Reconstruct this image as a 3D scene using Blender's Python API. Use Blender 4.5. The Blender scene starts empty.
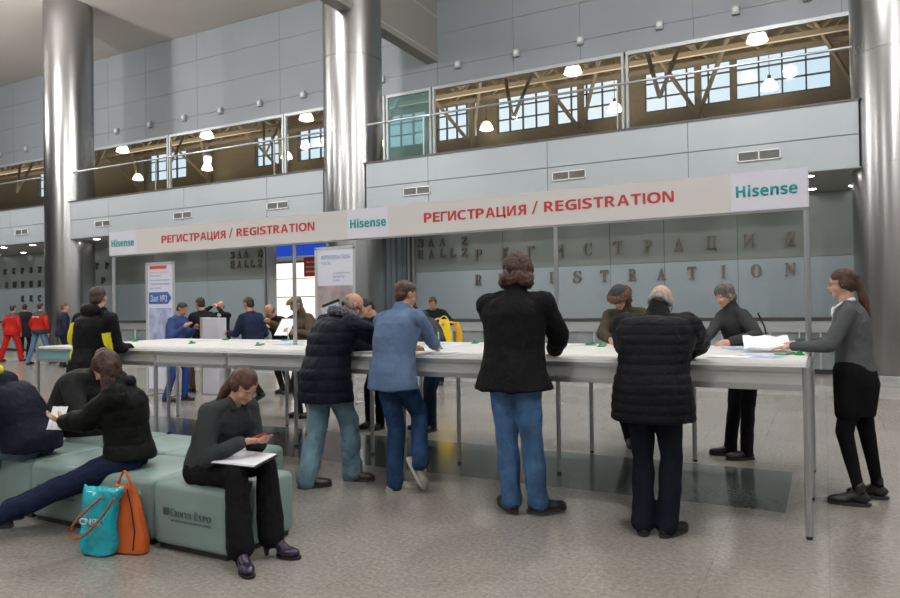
import bpy, bmesh, math, random
from mathutils import Vector, Matrix, noise
random.seed(7)
V = Vector
R = math.radians
EXPO = 0.0
COL = bpy.context.scene.collection
MATS = {}

# ------------------------------------------------------------------ materials
def mat(name, col, rough=.6, metal=0., var=0., vscale=8., bump=0., bscale=60., stretch=(1, 1, 1), emit=None, es=1., spec=None, aniso=0., coat=0., wr=0.):
    if name in MATS: return MATS[name]
    m = bpy.data.materials.new(name); m.use_nodes = True
    nt = m.node_tree; b = nt.nodes['Principled BSDF']
    c = (*col, 1)
    b.inputs['Base Color'].default_value = c
    b.inputs['Roughness'].default_value = rough
    b.inputs['Metallic'].default_value = metal
    if spec is not None: b.inputs['Specular IOR Level'].default_value = spec
    if aniso: b.inputs['Anisotropic'].default_value = aniso
    if coat: b.inputs['Coat Weight'].default_value = coat
    tc = nt.nodes.new('ShaderNodeTexCoord'); mp = nt.nodes.new('ShaderNodeMapping')
    mp.inputs['Scale'].default_value = stretch
    nt.links.new(tc.outputs['Object'], mp.inputs['Vector'])
    if var:
        n = nt.nodes.new('ShaderNodeTexNoise'); n.inputs['Scale'].default_value = vscale; n.inputs['Detail'].default_value = 4
        nt.links.new(mp.outputs['Vector'], n.inputs['Vector'])
        r = nt.nodes.new('ShaderNodeValToRGB')
        r.color_ramp.elements[0].position = .3; r.color_ramp.elements[1].position = .7
        r.color_ramp.elements[0].color = (*[max(0, x * (1 - var)) for x in col], 1)
        r.color_ramp.elements[1].color = (*[min(1, x * (1 + var)) for x in col], 1)
        nt.links.new(n.outputs['Fac'], r.inputs['Fac']); nt.links.new(r.outputs['Color'], b.inputs['Base Color'])
    if bump:
        n2 = nt.nodes.new('ShaderNodeTexNoise'); n2.inputs['Scale'].default_value = bscale; n2.inputs['Detail'].default_value = 3
        nt.links.new(mp.outputs['Vector'], n2.inputs['Vector'])
        bp = nt.nodes.new('ShaderNodeBump'); bp.inputs['Strength'].default_value = bump; bp.inputs['Distance'].default_value = .01
        nt.links.new(n2.outputs['Fac'], bp.inputs['Height']); nt.links.new(bp.outputs['Normal'], b.inputs['Normal'])
        if wr:      # creases of worn cloth
            n3 = nt.nodes.new('ShaderNodeTexNoise'); n3.inputs['Scale'].default_value = 9; n3.inputs['Detail'].default_value = 3; n3.inputs['Distortion'].default_value = 1.6
            nt.links.new(mp.outputs['Vector'], n3.inputs['Vector']); b2 = nt.nodes.new('ShaderNodeBump'); b2.inputs['Strength'].default_value = wr; b2.inputs['Distance'].default_value = .06
            nt.links.new(n3.outputs['Fac'], b2.inputs['Height']); nt.links.new(b2.outputs['Normal'], bp.inputs['Normal'])
    if emit:
        b.inputs['Emission Color'].default_value = (*emit, 1); b.inputs['Emission Strength'].default_value = es
    MATS[name] = m
    return m

def glass_mat(name, tint, refl=.06, alpha=.0, body=(.3, .5, .5)):
    m = bpy.data.materials.new(name); m.use_nodes = True; nt = m.node_tree
    for n in list(nt.nodes):
        if n.type != 'OUTPUT_MATERIAL': nt.nodes.remove(n)
    out = [n for n in nt.nodes if n.type == 'OUTPUT_MATERIAL'][0]
    t = nt.nodes.new('ShaderNodeBsdfTransparent'); t.inputs['Color'].default_value = (*tint, 1)
    d = nt.nodes.new('ShaderNodeBsdfDiffuse'); d.inputs['Color'].default_value = (*body, 1)
    mx0 = nt.nodes.new('ShaderNodeMixShader'); mx0.inputs[0].default_value = alpha
    nt.links.new(t.outputs[0], mx0.inputs[1]); nt.links.new(d.outputs[0], mx0.inputs[2])
    g = nt.nodes.new('ShaderNodeBsdfGlossy'); g.inputs['Roughness'].default_value = .02
    lw0 = nt.nodes.new('ShaderNodeLayerWeight'); lw0.inputs['Blend'].default_value = .5
    lw = nt.nodes.new('ShaderNodeMath'); lw.operation = 'POWER'; lw.inputs[1].default_value = 5.; nt.links.new(lw0.outputs['Facing'], lw.inputs[0])
    ad = nt.nodes.new('ShaderNodeMath'); ad.operation = 'ADD'; ad.inputs[1].default_value = refl
    nt.links.new(lw.outputs[0], ad.inputs[0])
    mx = nt.nodes.new('ShaderNodeMixShader'); nt.links.new(ad.outputs[0], mx.inputs[0])
    nt.links.new(mx0.outputs[0], mx.inputs[1]); nt.links.new(g.outputs[0], mx.inputs[2])
    nt.links.new(mx.outputs[0], out.inputs[0])
    MATS[name] = m
    return m

# ------------------------------------------------------------------ mesh helpers
def tag(o, label=None, cat=None, group=None, kind=None):
    if label: o['label'] = label
    if cat: o['category'] = cat
    if group: o['group'] = group
    if kind: o['kind'] = kind
    return o

def empty(name, loc=(0, 0, 0), rz=0., label=None, cat=None, group=None):
    o = bpy.data.objects.new(name, None); COL.objects.link(o)
    o.location = loc; o.rotation_euler = (0, 0, rz); o.empty_display_size = .1
    return tag(o, label, cat, group)

class G:
    """mesh gatherer"""
    def __init__(s): s.v = []; s.f = []; s.m = []
    def add(s, vs, fs, mi=0):
        n = len(s.v); s.v += [V(p) for p in vs]; s.f += [tuple(i + n for i in q) for q in fs]; s.m += [mi] * len(fs)
        return s
    def box(s, x0, x1, y0, y1, z0, z1, mi=0):
        vs = [(x, y, z) for z in (z0, z1) for y in (y0, y1) for x in (x0, x1)]
        return s.add(vs, [(0, 2, 3, 1), (4, 5, 7, 6), (0, 1, 5, 4), (2, 6, 7, 3), (0, 4, 6, 2), (1, 3, 7, 5)], mi)
    def bar(s, a, b, w, h=None, up=(0, 0, 1), mi=0):
        a, b = V(a), V(b); h = h or w; d = (b - a).normalized(); u = V(up)
        if abs(d.dot(u)) > .95: u = V((1, 0, 0))
        sd = d.cross(u).normalized(); u = sd.cross(d).normalized()
        vs = [p + sd * (i * w / 2) + u * (j * h / 2) for p in (a, b) for j in (-1, 1) for i in (-1, 1)]
        return s.add(vs, [(0, 2, 3, 1), (4, 5, 7, 6), (0, 1, 5, 4), (2, 6, 7, 3), (0, 4, 6, 2), (1, 3, 7, 5)], mi)
    def rings(s, rr, closed=True, mi=0):
        n = len(rr[0]); vs = [p for r in rr for p in r]; fs = []
        for k in range(len(rr) - 1):
            for i in range(n):
                j = (i + 1) % n; fs.append((k * n + i, k * n + j, (k + 1) * n + j, (k + 1) * n + i))
        if closed:
            fs.append(tuple(range(n - 1, -1, -1))); fs.append(tuple((len(rr) - 1) * n + i for i in range(n)))
        return s.add(vs, fs, mi)
    def cap(s, a, b, r0, r1, n=12, flat=None):
        """tapered capsule from a to b"""
        a, b = V(a), V(b); d = b - a
        if d.length < 1e-5: d = V((0, 0, 1e-4))
        L = d.length; d.normalize(); u = V((0, 0, 1)) if abs(d.z) < .9 else V((1, 0, 0))
        x = d.cross(u).normalized(); y = d.cross(x).normalized()
        rr = []
        for t, rad, c in [(-.9, .43, a), (-.5, .87, a), (0, 1, a)]:
            rr.append((c + d * (t * r0), rad * r0))
        for t, rad, c in [(0, 1, b), (.5, .87, b), (.9, .43, b)]:
            rr.append((c + d * (t * r1), rad * r1))
        out = []
        for c, rad in rr:
            out.append([c + (x * math.cos(2 * math.pi * i / n) + y * math.sin(2 * math.pi * i / n)) * rad for i in range(n)])
        return s.rings(out)
    def ell(s, c, r, M=None, n=14, m=9):
        c = V(c); vs = []; fs = []; M = M or Matrix.Identity(3)
        rr = []
        for k in range(1, m):
            th = math.pi * k / m
            rr.append([c + M @ V((r[0] * math.sin(th) * math.cos(2 * math.pi * i / n), r[1] * math.sin(th) * math.sin(2 * math.pi * i / n), r[2] * math.cos(th))) for i in range(n)])
        return s.rings(rr)
    def loft(s, secs, n=20, e=2.3):
        """secs: (centre, ax, ay, half a, half b)"""
        rr = []
        for c, ax, ay, a, b in secs:
            c = V(c); r = []
            for i in range(n):
                t = 2 * math.pi * i / n; ct, st = math.cos(t), math.sin(t)
                r.append(c + V(ax) * (a * math.copysign(abs(ct) ** (2 / e), ct)) + V(ay) * (b * math.copysign(abs(st) ** (2 / e), st)))
            rr.append(r)
        return s.rings(rr)
    def tube(s, pts, r, n=8):
        pts = [V(p) for p in pts]; rr = []
        for i, p in enumerate(pts):
            d = (pts[min(i + 1, len(pts) - 1)] - pts[max(i - 1, 0)]).normalized()
            u = V((0, 0, 1)) if abs(d.z) < .95 else V((1, 0, 0))
            x = d.cross(u).normalized(); y = d.cross(x)
            rad = r[i] if isinstance(r, (list, tuple)) else r
            rr.append([p + (x * math.cos(2 * math.pi * k / n) + y * math.sin(2 * math.pi * k / n)) * rad for k in range(n)])
        return s.rings(rr)
    def lathe(s, prof, c=(0, 0, 0), n=32, mi=0):
        c = V(c)
        return s.rings([[c + V((r * math.cos(2 * math.pi * i / n), r * math.sin(2 * math.pi * i / n), z)) for i in range(n)] for r, z in prof], mi=mi)
    def mesh(s, name):
        me = bpy.data.meshes.new(name); me.from_pydata([tuple(p) for p in s.v], [], s.f)
        bm = bmesh.new(); bm.from_mesh(me); bmesh.ops.recalc_face_normals(bm, faces=bm.faces); bm.to_mesh(me); bm.free()
        me.polygons.foreach_set('material_index', s.m)
        return me
    def build(s, name, mats, parent=None, smooth=False, bevel=0., seg=2):
        me = s.mesh(name)
        if not isinstance(mats, (list, tuple)): mats = [mats]
        for m in mats: me.materials.append(m)
        if bevel:
            bm = bmesh.new(); bm.from_mesh(me)
            bmesh.ops.bevel(bm, geom=list(bm.edges), offset=bevel, segments=seg, profile=.5, affect='EDGES', clamp_overlap=True)
            bm.to_mesh(me); bm.free()
        if smooth: me.shade_smooth(); me.set_sharp_from_angle(angle=R(38))
        o = bpy.data.objects.new(name, me); COL.objects.link(o)
        if parent: o.parent = parent
        return o
    def blob(s, name, m, parent, voxel=.01, sm=4, post=None, matidx=None):
        """union of the gathered closed shapes as one smooth skin"""
        me = s.mesh('tmp'); t = bpy.data.objects.new('tmp', me); COL.objects.link(t)
        r = t.modifiers.new('r', 'REMESH'); r.mode = 'VOXEL'; r.voxel_size = voxel
        if sm:
            q = t.modifiers.new('s', 'SMOOTH'); q.factor = .5; q.iterations = sm
        dg = bpy.context.evaluated_depsgraph_get()
        out = bpy.data.meshes.new_from_object(t.evaluated_get(dg))
        bpy.data.objects.remove(t); bpy.data.meshes.remove(me)
        out.name = name; out.materials.clear()
        for k in (m if isinstance(m, (list, tuple)) else [m]): out.materials.append(k)
        if post:
            cs = [v.co.copy() for v in out.vertices]; ns = [v.normal.copy() for v in out.vertices]
            flat = []
            for c_, n_ in zip(cs, ns): flat += post(c_, n_)[:]
            out.vertices.foreach_set('co', flat); out.update()
        if matidx:
            for p in out.polygons: p.material_index = matidx(p.center)
        out.shade_smooth()
        o = bpy.data.objects.new(name, out); COL.objects.link(o)
        if parent: o.parent = parent
        return o

def plane_xy(name, m, pts, parent=None):
    return G().add(pts, [tuple(range(len(pts)))]).build(name, m, parent)

def text(name, body, m, x0, x1, zb, zh, y, parent=None, depth=.004, off=0., spacing=1., face=None, slant=0.):
    """lettering standing in the XZ plane, facing -Y, fitted to x0..x1, zb..zb+zh"""
    cu = bpy.data.curves.new('t', 'FONT'); cu.body = body; cu.size = 1; cu.offset = off; cu.extrude = 0; cu.space_character = spacing; cu.shear = slant
    cu.resolution_u = 3
    o = bpy.data.objects.new('t', cu); COL.objects.link(o)
    dg = bpy.context.evaluated_depsgraph_get()
    me = bpy.data.meshes.new_from_object(o.evaluated_get(dg)); bpy.data.objects.remove(o); bpy.data.curves.remove(cu)
    xs = [v.co.x for v in me.vertices]; ys = [v.co.y for v in me.vertices]
    a, b, c, d = min(xs), max(xs), min(ys), max(ys)
    bm = bmesh.new(); bm.from_mesh(me)
    for v in bm.verts:
        v.co = V((x0 + (v.co.x - a) / (b - a) * (x1 - x0), y, zb + (v.co.y - c) / (d - c) * zh))
    if depth:
        g = bmesh.ops.extrude_face_region(bm, geom=list(bm.faces))
        for e in g['geom']:
            if isinstance(e, bmesh.types.BMVert): e.co.y -= depth
        bmesh.ops.recalc_face_normals(bm, faces=bm.faces)
    if face: bmesh.ops.transform(bm, matrix=face, verts=bm.verts)
    bm.to_mesh(me); bm.free(); me.name = name; me.materials.clear(); me.materials.append(m)
    q = bpy.data.objects.new(name, me); COL.objects.link(q)
    if parent: q.parent = parent
    return q

BOLD = {'Р': '𝗣', 'Е': '𝗘', 'И': '𝗡', 'С': '𝗖', 'Т': '𝗧', 'А': '𝗔', 'Я': '𝗥', 'R': '𝗥', 'E': '𝗘', 'G': '𝗚', 'I': '𝗜', 'S': '𝗦', 'T': '𝗧', 'A': '𝗔', 'O': '𝗢', 'N': '𝗡'}
def bold_text(name, body, m, x0, x1, zb, zh, y, parent, depth=.003):
    """bold sans capitals, letter by letter, fitted to x0..x1"""
    gl = []; x = 0.; t = .19
    for ch in body:
        if ch in 'ГЦI':
            if ch == 'I': r = [(0, t, 0, 1)]; w = t
            elif ch == 'Г': r = [(0, t, 0, 1), (0, .66, 1 - t * .85, 1)]; w = .66
            else: r = [(0, t, 0, 1), (.6, .6 + t, 0, 1), (0, .86, 0, t * .85), (.86 - t * .8, .86, -.2, t * .8)]; w = .86
            g = G()
            for a, b, c, d in r: g.box(a, b, -depth, 0, c, d)
            vs, fs = g.v, g.f
        else:
            o = text('t', BOLD[ch], m, 0, 1, 0, 1, 0, None, depth)
            w = {'I': .2, 'Т': .74, 'T': .74, 'О': .95, 'O': .98, 'С': .86, 'G': .92, 'А': .92, 'A': .92, 'E': .68, 'Е': .68, 'S': .78}.get(ch, .8)
            vs = [V((v.co.x * w, v.co.y, v.co.z)) for v in o.data.vertices]; fs = [tuple(q.vertices) for q in o.data.polygons]
            if ch in 'ИЯ': vs = [V((w - v.x, v.y, v.z)) for v in vs]
            me = o.data; bpy.data.objects.remove(o); bpy.data.meshes.remove(me)
        gl.append((x, vs, fs)); x += w + (.13 if ch not in 'ГТ' else .07)
    x -= .13; g = G(); k = (x1 - x0) / x
    for dx, vs, fs in gl: g.add([(x0 + (v.x + dx) * k, y + v.y, zb + v.z * zh) for v in vs], fs)
    return g.build(name, m, parent)

def copy_tree(o, parent=None):
    c = o.copy(); COL.objects.link(c); c.parent = parent
    for ch in list(o.children): copy_tree(ch, c)
    return c

# ------------------------------------------------------------------ people
def ik(a, t, l1, l2, pole):
    a, t = V(a), V(t); d = t - a; L = d.length
    if L > (l1 + l2) * .995:
        k = L; return a + d * (l1 / k), a + d.normalized() * (l1 + l2) * .995
    d.normalize(); x = (l1 * l1 - l2 * l2 + L * L) / (2 * L); h = math.sqrt(max(l1 * l1 - x * x, 0))
    p = V(pole); p = p - d * p.dot(d)
    if p.length < 1e-4: p = V((0, 0, 1))
    p.normalize()
    return a + d * x + p * h, t

def hand(g, w, d, n, side, k=1., curl=.4, spread=.1):
    """w wrist, d finger direction, n palm normal (palm side), side thumb side"""
    d = d.normalized(); n = (n - d * n.dot(d)).normalized(); s = d.cross(n) * side
    M = Matrix((s, d, n)).transposed()
    g.ell(w + d * .045 * k, (.04 * k, .055 * k, .016 * k), M)
    g.cap(w - d * .01, w + d * .03 * k, .023 * k, .024 * k)
    for i, (o, L) in enumerate([(.029, .072), (.010, .082), (-.010, .077), (-.028, .060)]):
        p = w + (d * .082 + s * o) * k; dd = (d + s * (o * spread * 20 * .2)).normalized(); a = curl * .5
        g.cap(w + (d * .05 + s * o * .9) * k, p, .0095 * k, .0095 * k, 8)
        for q, fr in enumerate((.45, .3, .25)):
            dd2 = (dd * math.cos(a) + n * math.sin(a)); e = p + dd2 * (L * fr * k)
            g.cap(p, e, (.0092 - q * .0008) * k, (.0084 - q * .0008) * k, 8); p = e; a += curl
    p = w + (d * .02 + s * .028) * k; dd = (d * .65 + s * .7 + n * .35).normalized()
    e = p + dd * .04 * k; g.cap(p, e, .013 * k, .011 * k, 8)
    dd = (d * .9 + s * .3 + n * .3).normalized(); g.cap(e, e + dd * .032 * k, .0105 * k, .0088 * k, 8)

SKIN = None
def fold(amp, sc=7., quilt=None, fur=0., zs=.45):
    """cloth relief: soft folds, and the horizontal baffles of a quilted coat"""
    def f(co, no):
        d = noise.noise(V((co.x * sc, co.y * sc, co.z * sc * zs))) * amp + noise.noise(V((co.x * 2.3 * sc, co.y * 2.3 * sc, co.z * sc * 1.6))) * amp * .5
        if quilt:
            w = noise.noise(V((co.x * 3, co.y * 3, co.z * 2))) * .012
            d += (abs(math.sin(math.pi * (co.z + w) / quilt[0])) ** .5 - .7) * quilt[1]
        if fur: d += noise.noise(co * 70) * fur
        return co + no * d
    return f

def person(label, x, y, hd, H=1.75, group=None, pz=None, lean=(3, 3), side=0., twist=0., head=(0, 0, 0), neckf=0., hands=None, elbow=None, palms=None, curl=.5,
           feet=None, knee=None, top=None, low=None, shoe=None, hair=None, bulk=1., legw=1., fem=False, vox=.009, shoulder=1., sleeves=True, extras=None, skin='skin', heel=0., base=None, fwd=(0, 0)):
    k = H / 1.75
    rz = R(hd); fw = V((-math.sin(rz), math.cos(rz), 0)); rt = V((math.cos(rz), math.sin(rz), 0)); up = V((0, 0, 1))
    root = empty('person', (x, y, base if base is not None else 0), 0, label, 'person', group)
    O = V((x, y, base if base is not None else 0))
    def W(p): return V(p) - O            # world -> root-local
    pel = V((x, y, (pz if pz is not None else .95 * k + heel))) + rt * fwd[0] + fw * fwd[1]
    def lean_dir(a, b=0):
        return (up * math.cos(R(a)) + fw * math.sin(R(a))) * math.cos(R(b)) + rt * math.sin(R(b))
    d1 = lean_dir(lean[0], side); d2 = lean_dir(lean[1], side)
    mid = pel + d1 * .22 * k; nb = mid + d2 * .29 * k
    srt = (rt * math.cos(R(twist)) + fw * math.sin(R(twist))); srt = (srt - d2 * srt.dot(d2)).normalized()
    sfw = d2.cross(srt) * 1.
    if sfw.dot(fw) < 0: sfw = -sfw
    pfw = (fw - d1 * fw.dot(d1)).normalized()
    sw = (.158 if fem else .178) * k * shoulder; hw = .085 * k
    sh = [nb - d2 * .078 * k + srt * (s * sw) for s in (-1, 1)]
    hip = [pel + rt * (s * hw) - up * .03 * k for s in (-1, 1)]
    # head frame
    hp, hy, hr = head
    hfw = (fw * math.cos(R(hy)) + rt * math.sin(R(hy))); hrt = (rt * math.cos(R(hy)) - fw * math.sin(R(hy)))
    hup = up * math.cos(R(hp)) + hfw * math.sin(R(hp)); hf = hfw * math.cos(R(hp)) - up * math.sin(R(hp))
    hup2 = hup * math.cos(R(hr)) + hrt * math.sin(R(hr)); hrt = hrt * math.cos(R(hr)) - hup * math.sin(R(hr)); hup = hup2
    ndir = (d2 * .6 + hup * .4 + fw * neckf).normalized()
    sk = nb + ndir * .045 * k                                            # skull base
    hc = sk + hup * .098 * k + hf * .022 * k
    HM = Matrix((hrt, hf, hup)).transposed(); hs = .97 * k if not fem else .94 * k
    def hpnt(a, b, c): return hc + HM @ V((a * hs, b * hs, c * hs))
    # arms
    LU, LF = .285 * k, .25 * k
    el = []; wr = []
    for i, s in enumerate((-1, 1)):
        t = hands[i] if hands and hands[i] else tuple(sh[i] - up * .5 * k + rt * s * .08 + fw * .03)
        po = elbow[i] if elbow and elbow[i] else (rt * s * .6 - fw * .5 - up * .6)
        if elbow and elbow[i]: po = rt * po[0] + fw * po[1] + up * po[2]
        e, w = ik(sh[i], t, LU, LF, po); el.append(e); wr.append(w)
    LT, LS = .43 * k, .43 * k
    kn = []; an = []; td = []; lifts = []
    for i, s in enumerate((-1, 1)):
        f = feet[i] if feet else (x + rt.x * s * .1, y + rt.y * s * .1, hd, 0, 0)
        fx, fy, fa, fl, fp = (list(f) + [0, 0])[:5]
        t = V((fx, fy, .085 * k + fl + heel)); po = fw * 1. + rt * s * .12
        if knee and knee[i]: po = rt * knee[i][0] + fw * knee[i][1] + up * knee[i][2]
        e, w = ik(hip[i], t, LT, LS, po); kn.append(e); an.append(w)
        a = R(fa); tdir = V((-math.sin(a), math.cos(a), 0)); tdir = tdir * math.cos(R(fp)) - up * math.sin(R(fp)); td.append(tdir); lifts.append(fl)
    sc = mat(skin, {'skin': (.42, .22, .15), 'skin_pale': (.5, .29, .21)}[skin], .5, var=.12, vscale=25)
    # ---- body: one continuous skin
    g = G(); c = .8
    g.cap(W(hip[0]), W(hip[1]), .10 * k * c, .10 * k * c); g.cap(W(pel), W(mid), .11 * k * c, .1 * k * c); g.cap(W(mid), W(nb - d2 * .1 * k), .105 * k * c, .1 * k * c)
    g.cap(W(sh[0]), W(sh[1]), .055 * k * c, .055 * k * c); g.cap(W(nb - d2 * .1), W(nb), .07 * k, .055 * k); g.cap(W(nb - d2 * .02), W(hc - hup * .06 * k - hf * .01), (.054 if fem else .064) * k, (.048 if fem else .058) * k)
    for i, s in enumerate((-1, 1)):
        g.cap(W(sh[i]), W(el[i]), .042 * k, .035 * k); g.cap(W(el[i]), W(wr[i]), .034 * k, .025 * k)
        g.cap(W(hip[i]), W(kn[i]), .065 * k, .045 * k); g.cap(W(kn[i]), W(an[i]), .045 * k, .032 * k)
        g.cap(W(an[i]), W(an[i] + td[i] * .09 * k - (up * (.05 * k + heel * .7) if abs(td[i].z) < .5 else fw * 0)), .024 * k, .018 * k)
        pn = palms[i] if palms and palms[i] else None
        if pn: dd = rt * pn[0][0] + fw * pn[0][1] + up * pn[0][2]; nn = rt * pn[1][0] + fw * pn[1][1] + up * pn[1][2]
        else: dd = (wr[i] - el[i]).normalized(); nn = -rt * s * .8 - fw * .1 - up * .5
        hand(g, W(wr[i] + dd.normalized() * .012 * k), dd, nn, -s if (dd.normalized().cross(nn)).dot(-rt * s) < 0 else s, k * (.92 if fem else 1.02), curl)
    def H_(a, b, c_): return W(hpnt(a, b, c_))
    g.ell(H_(0, -.012, .03), (.076 * hs, .095 * hs, .084 * hs), HM); g.ell(H_(0, .022, -.04), (.058 * hs, .063 * hs, .068 * hs), HM)
    g.ell(H_(0, .055, -.092), (.03 * hs, .026 * hs, .02 * hs), HM); g.ell(H_(0, .068, .012), (.05 * hs, .018 * hs, .012 * hs), HM)
    g.cap(H_(0, .08, .004), H_(0, .101, -.03), .007 * hs, .0105 * hs, 8); g.cap(H_(-.011, .09, -.034), H_(.011, .09, -.034), .0075 * hs, .0075 * hs, 8)
    for s in (-1, 1):
        g.ell(H_(s * .078, -.008, -.008), (.009 * hs, .02 * hs, .032 * hs), HM, 10, 7); g.ell(H_(s * .038, .055, -.035), (.022 * hs, .022 * hs, .026 * hs), HM, 10, 7)
    body = g.blob('body', sc, root, min(vox, .0085) if vox < .013 else vox, 2)
    if vox < .013:
        dk = mat('eye_dark', (.03, .02, .018), .3); wh = mat('eye_white', (.3, .26, .23), .4)
        for s in (-1, 1):
            e = G().ell(H_(s * .03, .079, -.004), (.011 * hs, .006 * hs, .005 * hs), HM, 10, 7).build('eye', wh, root, True)
            G().ell(H_(s * .03, .083, -.004), (.005 * hs, .003 * hs, .0045 * hs), HM, 8, 6).build('iris', dk, e, True)
            G().cap(H_(s * .016, .085, .016), H_(s * .046, .074, .017), .003 * hs, .002 * hs, 6).build('eyebrow', mat('brow', (.06, .035, .02), .8), root, True)
        G().cap(H_(-.019, .083, -.065), H_(.019, .083, -.065), .006 * hs, .006 * hs, 8).build('lips', mat('lips', (.38, .13, .11), .45), root, True)
    # ---- trousers
    lo = dict(col=(.1, .1, .12), r=1., var=.1, hem=1., fold=.006, skirt=None, name='trousers'); lo.update(low or {})
    g = G(); q = legw * lo['r']
    g.loft([(W(pel + d1 * .1 * k), srt * 0 + rt, pfw, .145 * k, .1 * k), (W(pel), rt, pfw, .168 * k * (.9 + .1 * q), .118 * k), (W(pel - up * .07 * k), rt, pfw, .165 * k * (.9 + .1 * q), .115 * k)])
    for i, s in enumerate((-1, 1)):
        h0 = hip[i] + rt * s * .002; g.ell(W(h0 - fw * (.025 if not lo['skirt'] else 0) * k), (.088 * k, .1 * k, .1 * k), n=16)
        g.cap(W(h0), W(kn[i]), .088 * k * q, .066 * k * q); g.cap(W(kn[i]), W(an[i] * .85 + kn[i] * .15), .064 * k * q, .058 * k * q * lo['hem']); 
        ll = (an[i] - kn[i]).normalized(); g.cap(W(an[i] - ll * .08 * k), W(an[i] + ll * .012 * k), .056 * k * q * lo['hem'], .06 * k * q * lo['hem'])
    seed = x * 3.1 + y
    f0 = fold(lo['fold'], 9., zs=.8)
    tm = lo.get('mat') or mat(lo.get('mn', 'cloth_%03d_%03d_%03d' % tuple(int(c_ * 999) for c_ in lo['col'])), lo['col'], .85, var=lo['var'], vscale=7, bump=.3, bscale=140, spec=.08, wr=.3)
    tr = g.blob(lo['name'], tm, root, vox, 3, f0)
    if lo['skirt']:
        L_, cs = lo['skirt']
        g = G(); kk = (kn[0] + kn[1]) / 2; hh = pel * (1 - L_) + kk * L_
        g.loft([(W(pel + d1 * .12 * k), rt, pfw, .135 * k, .105 * k), (W(pel), rt, pfw, .18 * k, .145 * k), (W(pel - up * .1 * k - fw * .012), rt, pfw, .188 * k, .155 * k), (W(hh), rt, pfw, .155 * k, .135 * k)], 28)
        
        for i in (0, 1): g.cap(W(hip[i]), W(hip[i] * .35 + kn[i] * .65), .105 * k, .09 * k)
        g.blob('skirt', mat('skirt', cs, .85, bump=.3, bscale=140, spec=.08), root, vox, 3, fold(.004))
    # ---- shoes
    so = dict(col=(.02, .02, .02), sole=(.03, .03, .03), rough=.4, name='shoe', heel=heel, boot=0.); so.update(shoe or {})
    smt = mat('shoe_%02d%02d%02d' % tuple(int(c_ * 99) for c_ in so['col']), so['col'], so['rough']); slm = mat('sole_%02d%02d%02d' % tuple(int(c_ * 99) for c_ in so['sole']), so['sole'], .7)
    for i in (0, 1):
        t = td[i]; sd = t.cross(up).normalized(); u = sd.cross(t).normalized(); A = an[i]
        def F(a, b, c_): return W(A + sd * a * k + t * b * k + u * c_ * k)
        FM = Matrix((sd, t, u)).transposed(); hh = so['heel'] / k
        g = G()
        z0 = -.085 - hh
        g.ell(F(0, .125, z0 + .038), (.046 * k, .085 * k, .036 * k), FM); g.ell(F(0, -.01, -.045), (.039 * k, .065 * k, .042 * k), FM)
        g.cap(F(0, 0, .01 + so['boot']), F(0, .0, -.045), (.043 if so['boot'] else .038) * k, .04 * k); g.cap(F(0, .0, -.02), F(0, .12, z0 + .04), .04 * k, .034 * k)
        sh_o = g.blob(so['name'], smt, root, min(vox, .009), 2)
        g = G()
        if hh > .035:
            g.cap(F(0, -.035, z0 + .012), F(0, -.035, -.06), .014 * k, .026 * k)
            g.loft([(F(0, .13, z0 + .001), sd, t, .042 * k, .085 * k), (F(0, .13, z0 + .016), sd, t, .045 * k, .09 * k)])
        else:
            g.loft([(F(0, .065, z0), sd, t, .042 * k, .138 * k), (F(0, .065, z0 + .022), sd, t, .046 * k, .146 * k)], 24)
        g.build('sole', slm, sh_o, True)
    # ---- upper garment
    if top is not None:
        tp = dict(col=(.02, .02, .022), b=1., hem=.12, sl=1., collar=0., hood=0., quilt=None, fold=.008, flare=1., name='jacket', cuff=1., rough=.8, var=.15, coat=None, fur=None, zip=None); tp.update(top)
        b = tp['b'] * bulk; bw = b * (.9 if fem else 1.)
        g = G()
        hdn = (up * -1) * (1 - .0) ; hp_ = pel + hdn * tp['hem'] * k + (fw * tp.get('hemf', 0.))
        bk = -fw * .012 * k
        secs = [(hp_ + bk, rt, fw, .182 * k * bw * tp['flare'], .146 * k * b * tp['flare']),
                (pel + bk, rt, pfw, .182 * k * bw, .144 * k * b), (mid - d1 * .08 * k, (rt + srt).normalized(), pfw, .164 * k * bw, .124 * k * b),
                (mid + d2 * .02, srt, sfw, .17 * k * bw, .126 * k * b), (mid + d2 * .13 * k, srt, sfw, .188 * k * bw, .132 * k * b), (nb - d2 * .09 * k, srt, sfw, .186 * k * bw * (.5 + .5 * shoulder), .112 * k * b),
                (nb - d2 * .035 * k, srt, sfw, .115 * k, .085 * k)]
        if tp.get('open'): secs.append((nb - d2 * .012 * k + sfw * .0, srt, sfw, .088 * k, .07 * k))
        else: secs.append((nb + d2 * .02 * k, srt, sfw, .068 * k, .066 * k))
        if tp.get('crop'): secs = secs[1:]
        g.loft([(W(c_), a1, a2, p, r_) for c_, a1, a2, p, r_ in secs], 26)
        for i, s in enumerate((-1, 1)):
            a = tp['sl'] * (.55 + .45 * b)
            g.ell(W(sh[i] - srt * s * .01), (.068 * k * a, .068 * k * a, .062 * k * a)); g.cap(W(nb - d2 * .03 * k + srt * s * .05 * k), W(sh[i] + d2 * .012 * k), .05 * k, .058 * k * a); g.cap(W(sh[i]), W(el[i]), .068 * k * a, .056 * k * a)
            g.cap(W(el[i]), W(wr[i] - (wr[i] - el[i]).normalized() * .015), .056 * k * a, .042 * k * a * tp['cuff'])
        if tp['collar']:
            g.cap(W(nb - d2 * .02 * k), W(nb + ndir * tp['collar'] * k), .078 * k, .075 * k)
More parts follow.
